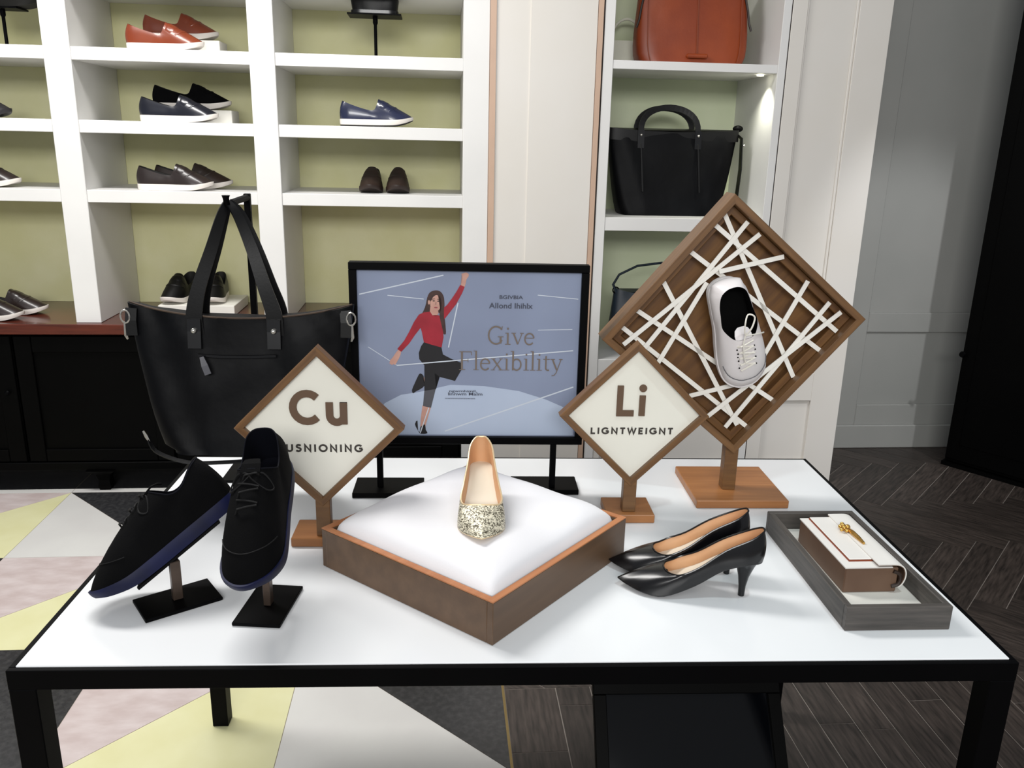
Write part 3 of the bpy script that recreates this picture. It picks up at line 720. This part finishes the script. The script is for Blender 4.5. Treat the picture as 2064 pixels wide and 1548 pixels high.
# sneaker: toe points down, its top faces the viewer
def mat3(loc, X, Zv):
    X = Vector(X).normalized(); Zv = Vector(Zv); Zv = (Zv - X * Zv.dot(X)).normalized(); Y = Zv.cross(X)
    return Matrix(((X.x, Y.x, Zv.x, loc[0]), (X.y, Y.y, Zv.y, loc[1]), (X.z, Y.z, Zv.z, loc[2]), (0, 0, 0, 1)))
SN = thing('sneaker', 'white leather lace-up sneaker hung toe down in the strip frame', 'shoe')
TM = Matrix.Translation(tpos(0, 0, 0)) @ Matrix.Rotation(TYAW, 4, 'Z')
SN.matrix_world = TM @ mat3((1.2145 - .037, .63 - .0165, 1.1365 + .104), (.070, 0, -.225), (0, -1, .10))
S = shoe(SN, SNEAK, .236, .018, ('sneaker', 'sneaker', 'sneaker_in', 'sneaker_in'), 1.02, .82, .004)
laces(S, SN, 'lace', .54, .77, 9, .016, .0019)
for sy in (-1, 1):
    for i in range(7):
        xx = (.545 + .036 * i) * .236; addobj('eyelet', ball((xx, sy * .018, surf_z(S, xx, sy * .018) + .001), .0017), 'sneaker_in', SN)
addobj('tongue', ribbon([(.40 * .236, 0, .070), (.42 * .236, 0, .073), (.46 * .236, 0, .0765), (.50 * .236, 0, .0785), (.58 * .236, 0, .074)], [.014, .028, .034, .034, .030], .003, (0, 1, 0)), 'sneaker', SN)
addobj('lace_loop', tube(crom([(.105, 0, .092), (.095, .012, .100), (.075, .024, .098), (.066, .012, .098), (.082, .002, .101)], 4), .0017, 6, closed=True), 'lace', SN, smooth=True)
addobj('lace_end', tube([(.108, 0, .091), (.112, .02, .088), (.118, .038, .073), (.122, .047, .060)], .0016, 6), 'lace', SN, smooth=True)
addobj('lace_end', tube([(.108, 0, .092), (.125, -.006, .088), (.15, -.008, .082), (.17, -.006, .074)], .0016, 6), 'lace', SN, smooth=True)
band(S, SN, 'toe_cap', 'sneaker', .05, .34, 10, .0016)
base_ = [S['P'][j % S['N']] * .4356 + S['C'][j % S['N']] * .4488 + S['Q'][j % S['N']] * .1156 + Vector((0, 0, .0022)) for j in range(-11, 12)]
addobj('toe_seam', tube(base_, .0008, 6), 'p_grey', SN, smooth=True)

# ------------------------------------------------------------------ framed poster on two feet
k = thing('poster_stand', 'black-framed poster of a woman in red reading Give Flexibility', 'poster', tpos(.663, .645, TH), TYAW)
x0, x1, z0, z1 = .415 - .663, .911 - .663, .864 - TH, 1.257 - TH
fw_ = .0155
for q in ((x0, x1, z1 - fw_, z1), (x0, x1, z0, z0 + fw_), (x0, x0 + fw_, z0 + fw_, z1 - fw_), (x1 - fw_, x1, z0 + fw_, z1 - fw_)):
    addobj('frame_rail', box(q[0], q[1], -.012, .012, q[2], q[3], .001), 'blackmetal', k)
addobj('back_board', box(x0 + .004, x1 - .004, .004, .010, z0 + .004, z1 - .004), 'blackmetal', k)
for lx in (.4695 - .663, .8495 - .663):
    addobj('post', box(lx - .0065, lx + .0065, -.006, .006, .0125, z0, .001), 'blackmetal', k)
addobj('foot', box(.412 - .663, .563 - .663, -.04, .05, .0005, .0125, .0012), 'blackcab', k)
addobj('foot', box(.76 - .663, .908 - .663, -.02, .06, .0005, .0125, .0012), 'blackcab', k)
pic = addobj('picture', box(x0 + fw_, x1 - fw_, 0, .003, z0 + fw_, z1 - fw_), 'poster', k)
PX0, PX1, PZ0, PZ1 = x0 + fw_, x1 - fw_, z0 + fw_, z1 - fw_
def art(p):
    x, y = p; xl = 105 + (y - 125) * 25 / 1355; xr = 1920 - (y - 155) * 70 / 1325; yt = 125 + (x - 105) * 30 / 1815
    return (PX0 + (PX1 - PX0) * (x - xl) / (xr - xl), PZ1 - (PZ1 - PZ0) * (y - yt) / (1480 - yt))
LAY = [0]
def printed(nm, polys, m, smoothn=0):
    for poly in polys:
        LAY[0] += 1; y = -.00005 * LAY[0]
        bm = bmesh.new(); q = [art(p) for p in (crom(poly, smoothn) if smoothn else poly)]
        bm.faces.new([bm.verts.new((a, y, b)) for a, b in q])
        bmesh.ops.triangulate(bm, faces=bm.faces[:]); addobj(nm, bm, m, pic)
def pline(a, b, w_):
    d = Vector((b[0] - a[0], b[1] - a[1])).normalized(); n_ = Vector((-d.y, d.x)) * w_ / 2
    return [(a[0] + n_.x, a[1] + n_.y), (b[0] + n_.x, b[1] + n_.y), (b[0] - n_.x, b[1] - n_.y), (a[0] - n_.x, a[1] - n_.y)]
def ell(cx, cy, rx, ry, n=20, rot=0): return [(cx + rx * math.cos(i / n * 2 * PI) * math.cos(rot) - ry * math.sin(i / n * 2 * PI) * math.sin(rot), cy + rx * math.cos(i / n * 2 * PI) * math.sin(rot) + ry * math.sin(i / n * 2 * PI) * math.cos(rot)) for i in range(n)]
printed('printed_hill', [[(140, 1470), (320, 1205), (450, 1135), (600, 1110), (850, 1050), (1120, 1060), (1400, 1100), (1620, 1170), (1845, 1270), (1838, 1470)]], 'poster_hill')
printed('printed_line', [pline((125, 322), (800, 175), 9), pline((915, 390), (835, 745), 9), pline((800, 1440), (1845, 1065), 10), pline((1560, 605), (1840, 600), 5), pline((350, 330), (640, 360), 6), pline((1560, 330), (1890, 362), 6), pline((190, 740), (420, 890), 5)], 'p_line')
printed('printed_leg', [[(625, 995), (660, 980), (720, 950), (775, 980), (720, 1012), (640, 1052)], [(622, 1220), (690, 1235), (662, 1330), (642, 1405), (602, 1405), (607, 1330)]], 'p_skin')
printed('printed_hand', [[(430, 765), (455, 778), (442, 822), (428, 850), (405, 888), (392, 878), (382, 890), (372, 880), (362, 878), (366, 850), (388, 825)], [(938, 255), (952, 205), (944, 168), (958, 160), (985, 155), (1004, 168), (1000, 188), (985, 208), (970, 266)]], 'p_skin', 2)
printed('printed_shoe', [[(605, 956), (632, 975), (625, 1010), (642, 1055), (600, 1090), (570, 1105), (548, 1122), (538, 1095), (560, 1040), (585, 985)], [(580, 1350), (560, 1380), (575, 1420), (600, 1450), (604, 1405), (640, 1382), (646, 1430), (660, 1458), (612, 1464), (585, 1440)]], 'p_black', 2)
printed('printed_cuff', [[(640, 1080), (730, 1080), (715, 1130), (690, 1242), (626, 1228), (638, 1140)]], 'p_grey')
printed('printed_trousers', [[(640, 700), (778, 740), (788, 800), (860, 838), (942, 870), (936, 930), (885, 1018), (830, 1002), (762, 985), (722, 952), (742, 1010), (732, 1085), (638, 1100), (642, 975), (640, 890), (600, 840), (596, 790), (615, 735)]], 'p_black')
printed('printed_hair_back', [[(735, 292), (690, 308), (668, 350), (655, 410), (638, 450), (628, 475), (660, 480), (700, 470), (770, 470), (775, 520), (790, 580), (795, 632), (815, 634), (812, 560), (804, 480), (806, 400), (800, 340), (775, 302)]], 'p_hair', 3)
printed('printed_neck', [[(692, 420), (688, 462), (712, 492), (740, 498), (758, 470), (752, 440)]], 'p_skin')
printed('printed_sweater', [[(690, 458), (640, 465), (598, 488), (606, 560), (622, 620), (638, 702), (700, 722), (780, 744), (796, 660), (792, 560), (785, 500), (756, 486), (735, 496), (708, 486)], [(645, 462), (600, 482), (560, 540), (520, 620), (480, 690), (424, 757), (456, 780), (520, 712), (570, 640), (622, 575)], [(800, 428), (830, 403), (870, 350), (905, 300), (934, 250), (970, 264), (950, 312), (900, 400), (850, 462), (806, 516), (782, 500)]], 'p_red')
printed('printed_face', [ell(736, 394, 44, 66, 22, .12), ell(682, 385, 9, 18, 10)], 'p_skin')
printed('printed_hair_front', [[(738, 292), (700, 312), (690, 360), (700, 372), (715, 345), (745, 328), (775, 350), (784, 392), (778, 440), (765, 480), (775, 540), (790, 600), (797, 632), (812, 632), (806, 560), (800, 480), (804, 400), (796, 340), (772, 304)]], 'p_hair', 3)
printed('printed_eye', [ell(720, 374, 10, 4, 10), ell(757, 376, 9, 4, 10), pline((705, 361), (730, 358), 4), pline((748, 360), (768, 362), 4), pline((739, 380), (737, 404), 3)], 'p_black')
printed('printed_mouth', [ell(737, 426, 15, 5.5, 12)], 'p_lip')
printed('printed_line_front', [pline((420, 890), (1845, 768), 9), pline((672, 1240), (602, 1455), 8)], 'p_line')
# serif lettering
def Sf(x, y): return (x, y)
SER = {
    'G': (.86, [(arc(.44, .5, .36, .47, 40, 300, 20), .085), ([(.70, .82), (.74, .98)], .04), ([(.66, .42), (.66, .06)], .10), ([(.52, .42), (.80, .42)], .035), (arc(.44, .5, .36, .47, 300, 325, 5), .06)]),
    'i': (.32, [([(.15, 0), (.15, .62)], .09), ([(.03, .62), (.18, .62)], .035), ([(.02, .015), (.29, .015)], .035), ([(.11, .86), (.19, .86)], .10)]),
    'l': (.32, [([(.15, 0), (.15, 1.04)], .09), ([(.03, 1.03), (.18, 1.03)], .035), ([(.02, .015), (.29, .015)], .035)]),
    'v': (.60, [([(.10, .62), (.32, .02)], .085), ([(.52, .62), (.32, .02)], .04), ([(0, .62), (.22, .62)], .035), ([(.42, .62), (.60, .62)], .035)]),
    'e': (.56, [(arc(.28, .31, .22, .30, 10, 320, 20), .075), ([(.06, .36), (.50, .36)], .04)]),
    'F': (.70, [([(.16, 0), (.16, 1)], .10), ([(.03, .985), (.62, .985)], .04), ([(.61, 1), (.63, .80)], .035), ([(.16, .52), (.45, .52)], .04), ([(.46, .62), (.46, .42)], .03), ([(.02, .015), (.32, .015)], .04)]),
    'x': (.62, [([(.10, .62), (.50, 0)], .085), ([(.50, .62), (.10, 0)], .04), ([(0, .62), (.22, .62)], .035), ([(.40, .62), (.60, .62)], .035), ([(0, .015), (.20, .015)], .035), ([(.38, .015), (.62, .015)], .035)]),
    'b': (.64, [([(.14, 0), (.14, 1.04)], .09), ([(.02, 1.03), (.16, 1.03)], .035), (arc(.32, .31, .21, .30, 150, -150, 20), .075)]),
    't': (.38, [([(.16, .80), (.16, .14)] + arc(.27, .13, .11, .11, 180, 300, 6), .08), ([(.02, .62), (.34, .62)], .035)]),
    'y': (.60, [([(.10, .62), (.32, .04)], .085), ([(.52, .62), (.30, -.12), (.20, -.26), (.08, -.28)], .045), ([(0, .62), (.22, .62)], .035), ([(.42, .62), (.60, .62)], .035)]),
}
def serif(text, xa, ya, xb, h):
    """baseline from (xa,ya) to xb in artwork units, cap height h"""
    LAY[0] += 1; y = -.00005 * LAY[0]
    tot = sum(SER[c][0] for c in text); bm = bmesh.new(); x = 0
    a = art((xa, ya)); b = art((xb, ya)); hh = (art((xa, ya - h))[1] - a[1]); kx = (b[0] - a[0]) / tot
    for c in text:
        adv, st_ = SER[c]
        for n_s, (pts, wd) in enumerate(st_): stroke(bm, [((x + p[0]) * kx / hh, p[1]) for p in pts], wd * hh, a[0], a[1], hh, y, .0001 + .00003 * n_s)
        x += adv
    return addobj('headline', bm, 'p_text', pic)
serif('Give', 1145, 718, 1535, 148)
serif('Flexibility', 915, 925, 1755, 150)
def small_text(txt, xa, ya, xb, h, m):
    LAY[0] += 1; cu = bpy.data.curves.new('caption_curve', 'FONT'); cu.body = txt; cu.offset = .012
    ob = bpy.data.objects.new('tmp', cu); COL.objects.link(ob); dg = bpy.context.evaluated_depsgraph_get(); dg.update()
    me = bpy.data.meshes.new_from_object(ob.evaluated_get(dg)); bpy.data.objects.remove(ob); 
    xs = [v.co.x for v in me.vertices]; x0_, x1_ = min(xs), max(xs); a = art((xa, ya)); b = art((xb, ya)); hh = art((xa, ya - h))[1] - a[1]
    for v in me.vertices: v.co = (a[0] + (v.co.x - x0_) / (x1_ - x0_) * (b[0] - a[0]), -.00005 * LAY[0], a[1] + v.co.y / .7 * hh)
    me.materials.clear(); me.materials.append(M[m]); o = bpy.data.objects.new('small_print', me); COL.objects.link(o); o.parent = pic; return o
small_text('BGIVBIA', 1250, 358, 1440, 28, 'p_small')
small_text('AlIond Ihihlx', 1165, 430, 1518, 42, 'p_small')
small_text('ngwmhimil,', 838, 1108, 1060, 18, 'p_small')
small_text('linnwm Malm', 828, 1135, 1105, 24, 'p_small')
small_text('mwmmmmmmwmm', 805, 1166, 1045, 12, 'p_small')

# ------------------------------------------------------------------ cushion plinth with glitter pump
k = thing('cushion_tray', 'square wooden tray set cornerwise holding a white cushion', 'tray', tpos(.681, .328, TH), TYAW + R(49.6))
hs = .199; th_ = .012; TZ = .074
for q in ((-hs, hs, -hs, -hs + th_), (-hs, hs, hs - th_, hs)):
    w0 = addobj('tray_wall', box(*q, .0005, TZ, .001), 'woodtray', k); addobj('top_edge', box(*q, TZ + .0002, TZ + .0022), 'trayedge', w0)
for q in ((-hs, -hs + th_, -hs + th_, hs - th_), (hs - th_, hs, -hs + th_, hs - th_)):
    w0 = addobj('tray_wall', box(*q, .0005, TZ, .001), 'woodtray', k); addobj('top_edge', box(*q, TZ + .0002, TZ + .0022), 'trayedge', w0)
addobj('tray_bottom', box(-hs + th_, hs - th_, -hs + th_, hs - th_, .001, .012), 'woodtray', k)
cu_ = hs - th_ - .001; rows = []; n_ = 40
for i in range(n_ + 1):
    r_ = []
    for j in range(n_ + 1):
        a, b = i / n_ * 2 - 1, j / n_ * 2 - 1
        ed = (1 - abs(a) ** 6) ** .5 * (1 - abs(b) ** 6) ** .5
        dim = .006 * math.exp(-((a + .05) ** 2 + (b + .05) ** 2) * 5)
        z = TZ - .010 + .049 * ed ** .85 - dim + .0016 * math.sin(a * 7 + b * 3) * ed + .0012 * math.sin(b * 9 - a * 5) * ed
        pin = 1 - .015 * (1 - abs(a)) * 0
        r_.append((a * cu_, b * cu_, z))
    rows.append(r_)
cuo = addobj('cushion', grid(rows), 'cushion', None, tpos(.681, .328, TH), (0, 0, TYAW + R(49.6)), smooth=True, ang=80)
bm = bmesh.new(); bm.from_mesh(cuo.data)
be = [e_ for e_ in bm.edges if e_.is_boundary]; r_ = bmesh.ops.extrude_edge_only(bm, edges=be)
for v in r_['geom']:
    if isinstance(v, bmesh.types.BMVert): v.co.z = .0125
bmesh.ops.contextual_create(bm, geom=[e_ for e_ in bm.edges if e_.is_boundary])
bmesh.ops.recalc_face_normals(bm, faces=bm.faces[:]); bm.to_mesh(cuo.data); bm.free()
tag(cuo, 'plump white cushion filling the wooden tray', 'cushion')

def pump(name, label, L, H, mats, loc, rotz, wid=1, hgt=1, throat=.74, trim=None, group=None, heel_r=.0055, heelc=.056, side=.030, square=False):
    root = thing(name, label, 'shoe', loc, rotz, group)
    S = shoe(root, PUMP(H, throat, heel=heelc, side=side, square=square), L, .003, mats, wid, hgt, 0, sole_out=.99, welt=.001)
    rows = []; n = 14; zt = H + .008
    for f in (0, .1, .25, .5, .75, 1):
        zz = zt * (1 - f); g = (1 - f) ** 2.2; hx = lerp(heel_r, .024, g); hy = lerp(heel_r, .021, g); cx = lerp(.030, .026, g) + .0
        rows.append([(cx + hx * math.cos(a), hy * math.sin(a), zz + (0 if f > .05 else -.010 * (math.cos(a) + 1) * .5)) for a in [i / n * 2 * PI for i in range(n)]])
    addobj('heel', grid(rows, closed_v=True, cap0=True, cap1=True), mats[1], root, smooth=True, ang=60)
    if trim: addobj('topline_trim', tube(S['Q'], .0016, 6, closed=True), trim, root, smooth=True)
    return root
pump('pump_shoe', 'gold glitter pointed pump standing on the white cushion', .228, .052, ('goldtrim', 'glitter', 'tanlining', 'insole'), tpos(.687, .398, TH + .1085), TYAW + R(-90), 1.12, 1, .70, 'goldtrim', square=True)
AY = math.atan2(.046, -.24)
pump('pump_shoe', 'black pointed pump in front of its pair', .245, .068, ('blk_smooth', 'blk_smooth', 'tanlining', 'insole'), tpos(1.170, .191, TH + .0005), TYAW + AY, 1.08, 1, .68, 'blk_smooth')
pump('pump_shoe', 'black pointed pump behind its pair, toe by the cushion tray', .245, .068, ('blk_smooth', 'blk_smooth', 'tanlining', 'insole'), tpos(1.167, .270, TH + .0005), TYAW + AY + R(3), 1.06, 1, .68, 'blk_smooth')

# ------------------------------------------------------------------ derby shoes on stands
def derby(label, heel, yaw, pitch, roll, L, pole, base_yaw, standlabel):
    rot = (R(roll), R(pitch), TYAW + R(yaw))
    root = thing('lace_up_shoe', label, 'shoe', tpos(*heel), rot=rot)
    S = shoe(root, DERBY, L, .019, ('bluesole', 'blk_suede', 'navylining', 'navylining'), 1.02, 1.0, .004, sole_out=1.04)
    laces(S, root, 'blacklace', .43, .62, 5, .017, .0017)
    addobj('tongue', ribbon([(.29 * L, 0, .103), (.31 * L, 0, .108), (.35 * L, 0, .1105), (.40 * L, 0, .107), (.48 * L, 0, .094)], [.012, .024, .030, .032, .028], .003, (0, 1, 0)), 'blk_suede', root)
    addobj('topline_trim', tube(S['Q'], .0013, 6, closed=True), 'navylining', root, smooth=True)
    for sy in (-1, 1):
        addobj('lace_bow', tube(crom([(.43 * L, 0, .108), (.40 * L, sy * .02, .103), (.45 * L, sy * .034, .083), (.49 * L, sy * .026, .092)], 4), .0014, 6, closed=True), 'blacklace', root, smooth=True)
    addobj('toe_seam', tube([S['P'][j % S['N']] * .4356 + S['C'][j % S['N']] * .4488 + S['Q'][j % S['N']] * .1156 + Vector((0, 0, .0006)) for j in range(-11, 12)], .0009, 6), 'blacklace', root, smooth=True)
    # stand
    k = thing('shoe_stand', standlabel, 'display stand', tpos(pole[0], pole[1], TH), TYAW + R(base_yaw))
    addobj('base', box(-.062, .062, -.039, .039, .0005, .0065, .001), 'blackmetal', k)
    M_ = (Matrix.Translation(tpos(*heel)) @ Matrix.Rotation(rot[2], 4, 'Z') @ Matrix.Rotation(rot[1], 4, 'Y') @ Matrix.Rotation(rot[0], 4, 'X'))
    # plate below the sole
    kin = k_inv = (Matrix.Translation(tpos(pole[0], pole[1], TH)) @ Matrix.Rotation(TYAW + R(base_yaw), 4, 'Z')).inverted()
    pl = addobj('support_plate', box(.18 * L, .78 * L, -.034, .034, -.0065, -.0006, .001), 'blackmetal', k); pl.matrix_local = kin @ M_
    # pole up to the plate
    ax = M_ @ Vector((0, 0, -.006)); nz = (M_.to_3x3() @ Vector((0, 0, 1))); pp = Vector(tpos(pole[0], pole[1], 0))
    zt = ax.z - ((pp.x - ax.x) * nz.x + (pp.y - ax.y) * nz.y) / nz.z - TH
    addobj('pole', box(-.008, .008, -.006, .006, .0065, zt, .001), 'bronze', k)
    return root
derby('dark suede lace-up shoe with blue sole, toe over the table corner', (.2697, .272, .895), 212, 32, 22, .268, (.181, .183), 35, 'slanted shoe stand under the lace-up near the table corner')
derby('dark suede lace-up shoe in front of the Cu sign', (.331, .298, .948), -89.5, 27, 5, .272, (.335, .165), 84, 'slanted shoe stand under the lace-up by the Cu sign')

# ------------------------------------------------------------------ grey wooden tray and clutch
k = thing('wooden_tray', 'open grey-brown wooden tray near the table end, with a clutch inside', 'tray', tpos(1.361, .268, TH), TYAW + R(.8))
hx, hy, tz, tk = .0885, .184, .043, .0115
for q in ((-hx, hx, -hy, -hy + tk), (-hx, hx, hy - tk, hy), (-hx, -hx + tk, -hy + tk, hy - tk), (hx - tk, hx, -hy + tk, hy - tk)):
    ln = max(q[1] - q[0], q[3] - q[2]); o = addobj('tray_wall', box(-ln / 2, ln / 2, -tk / 2, tk / 2, .0005, tz, .0012), 'greywood', k)
    o.location = ((q[0] + q[1]) / 2, (q[2] + q[3]) / 2, 0)
    if q[3] - q[2] > q[1] - q[0]: o.rotation_euler = (0, 0, PI / 2)
addobj('tray_pad', box(-hx + tk, hx - tk, -hy + tk, hy - tk, .0005, .008), 'box', k)
c = thing('clutch_bag', 'boxy ivory and taupe clutch with gold clasp in the grey tray', 'clutch', tpos(1.366, .288, TH + .0085), TYAW + R(1.5))
cw, cl, chh = .052, .098, .047
addobj('body', box(-cw, cw - .008, -cl, cl, 0, chh, .002), 'clutchbrown', c)
addobj('top_panel', box(-cw - .001, cw - .02, -cl - .001, cl + .001, chh, chh + .002), 'clutchtop', c)
addobj('front_flap', box(-cw + .016, .018, -cl + .022, cl - .004, chh + .0045, chh + .0065, .0008), 'clutchtop', c)
addobj('flap_edge', box(-cw + .015, .0185, -cl + .021, cl - .003, chh + .002, chh + .0044), 'orangedk', c)
fp = [(.004, chh + .0090), (.022, chh + .0092), (.040, chh + .0085), (.051, chh + .003), (.0565, chh - .008), (.0565, chh - .020), (.052, chh - .031), (.046, chh - .036)]
fp = crom(fp, 4, False); rows = [[(x, -cl - .004, z), (x, cl + .004, z)] for x, z in fp]
def offs(pts, d):
    out = []
    for q in range(len(pts)):
        a = Vector(pts[max(q - 1, 0)]); b = Vector(pts[min(q + 1, len(pts) - 1)]); t_ = (b - a).normalized(); out.append((pts[q][0] + t_.y * d, pts[q][1] - t_.x * d))
    return out
loop = fp + offs(fp, .0022)[::-1]
addobj('wrap_flap', grid([[(x, y, z) for x, z in loop] for y in (-cl - .004, cl + .004)], closed_v=True, cap0=True, cap1=True), 'clutchtop', c)
loop = offs(fp, .0024) + offs(fp, .0034)[::-1]
addobj('flap_lining', grid([[(x, y, z) for x, z in loop] for y in (-cl - .0035, cl + .0035)], closed_v=True, cap0=True, cap1=True), 'clutchbrown', c)
addobj('side_gusset', tube(crom([(.034, -cl - .001, .012), (.044, -cl - .002, .016), (.048, -cl - .002, .026), (.045, -cl - .002, .036), (.034, -cl - .001, .041)], 5, False), .0035, 8), 'brownmoc', c, smooth=True)
cl_ = addobj('clasp', tube([(.010, .03, chh + .012), (.010, .012, chh + .0135), (.012, -.008, chh + .0125), (.013, -.028, chh + .0115)], [.003, .0045, .004, .0025], 8), 'gold', c, smooth=True)
bm = None
for x, y, r_ in ((.006, .042, .0052), (.012, .036, .0055), (.004, .032, .005), (.008, .050, .004), (.0, .040, .004), (-.004, .026, .0035), (.004, .022, .004)): bm = ball((x, y, chh + .0125), r_, bm)
addobj('clasp_beads', bm, 'gold', cl_, smooth=True)

# ------------------------------------------------------------------ tote bag on its stand at the table's back corner
k = thing('bag_stand', 'tall black bag stand at the back corner of the table', 'display stand', tpos(.193, .744, TH), TYAW)
addobj('base', box(-.085, .075, -.055, .05, .0005, .0065, .001), 'blackmetal', k)
HZ = 1.374 - TH
addobj('pole', box(-.0065, .0065, -.0065, .0065, .0065, HZ + .008, .001), 'blackmetal', k)
ar = addobj('arm', tube([(0, 0, HZ), (0, -.06, HZ - .001), (0, -.13, HZ - .003)], .007, 8), 'blackmetal', k, smooth=True)
addobj('hook_end', tube([(0, -.13, HZ - .003), (0, -.152, HZ - .004), (0, -.157, HZ + .008), (0, -.157, HZ + .014)], [.006, .006, .006, .008], 8), 'blackmetal', ar, smooth=True)
BT = .60
bag = thing('tote_bag', 'large black tote hanging by its long straps behind the table shoes', 'tote bag', tpos(.200, BT, .876), TYAW)
BHt = .272
def prof(z):
    f = z / BHt
    return (lerp(.0, .006, f), lerp(.148, .224, f ** .62) if f > .02 else .138, lerp(.072, .020, f ** .8), lerp(5, 3.2, f))
zs = [0, .004, .015, .04, .07, .10, .13, .16, .19, .22, .24, .256, .268, .272]
addobj('body', bag_body(lev(zs, prof), n=96, wr=.0045, seed=11, sag=.028), 'nylon', bag, smooth=True, ang=65)
addobj('zip_edge', tube([(.006 + x, -.021 * (1 - (x / .224) ** 4), BHt + .028 * (x / .224) ** 2 + .001) for x in [-.220 + .440 * i / 24 for i in range(25)]], .0022, 6), 'bronze', bag, smooth=True)
hook = Vector((-.007, .0, .499))
for sy in (-1, 1):
    for sx, xb in ((-1, -.082), (1, .074)):
        yb = sy * .024
        pts = [(xb, yb, .24), (xb, yb, .282), (xb * .82 - .002, yb * .9, .335), (xb * .5, yb * .7, .41), (xb * .2 - .002, yb * .5, .474), (hook.x, hook.y + sy * .004, .499)]
        addobj('strap', ribbon(crom(pts, 4, False), [.036 - .022 * (i / 20) for i in range(21)], .004, [Vector((1, 0, 0)).lerp(Vector((.3, 1, 0)), max(0, i / 20 - .35)) for i in range(21)]), 'blk_leather', bag, smooth=True)
for xb in (-.082, .074):
    tb = addobj('strap_tab', ribbon([(xb, -.029, .272), (xb, -.031, .248), (xb, -.036, .214)], .026, .006, (1, 0, 0)), 'blk_smooth', bag)
    addobj('rivet', ball((xb, -.036, .250), .0058), 'silver', tb, smooth=True)
addobj('pocket_zip', ribbon([(-.075, -.0425, .202), (-.03, -.0445, .200), (.03, -.0445, .200), (.078, -.0425, .202)], .005, .006, (0, 0, 1)), 'blk_smooth', bag)
zp = addobj('zip_pull', ribbon([(-.066, -.05, .200), (-.060, -.054, .183), (-.054, -.056, .166)], [.008, .013, .013], .003, (1, 0, 0)), 'p_grey', bag)
for sx, x, z in ((-1, -.206, .286), (1, .214, .286)):
    lo_ = addobj('side_tab', ribbon([(x, -.016, z + .004), (x + sx * .002, -.020, z - .02), (x + sx * .001, -.022, z - .05)], .022, .005, (1, 0, 0)), 'blk_leather', bag)
    addobj('ring', tube([(x + sx * .012 + .009 * math.cos(a), -.022, z - .012 + .013 * math.sin(a)) for a in [i / 12 * 2 * PI for i in range(12)]], .0018, 6, closed=True), 'silver', lo_, smooth=True)
    addobj('clip', tube([(x + sx * .014, -.022, z - .022), (x + sx * .014, -.022, z - .05), (x + sx * .011, -.022, z - .058)], [.0018, .0034, .0018], 6), 'silver', lo_, smooth=True)
ls = addobj('shoulder_strap', ribbon(crom([(-.178, -.07, .040), (-.160, -.085, .014), (-.105, -.09, -.006), (-.04, -.09, -.008), (.06, -.088, .002), (.12, -.08, .03)], 5, False), .008, .003, (0, 1, .5)), 'blk_leather', bag)
addobj('clip', tube([(-.186, -.072, .052), (-.180, -.074, .041), (-.174, -.076, .030)], [.002, .0035, .002], 6), 'silver', ls, smooth=True)
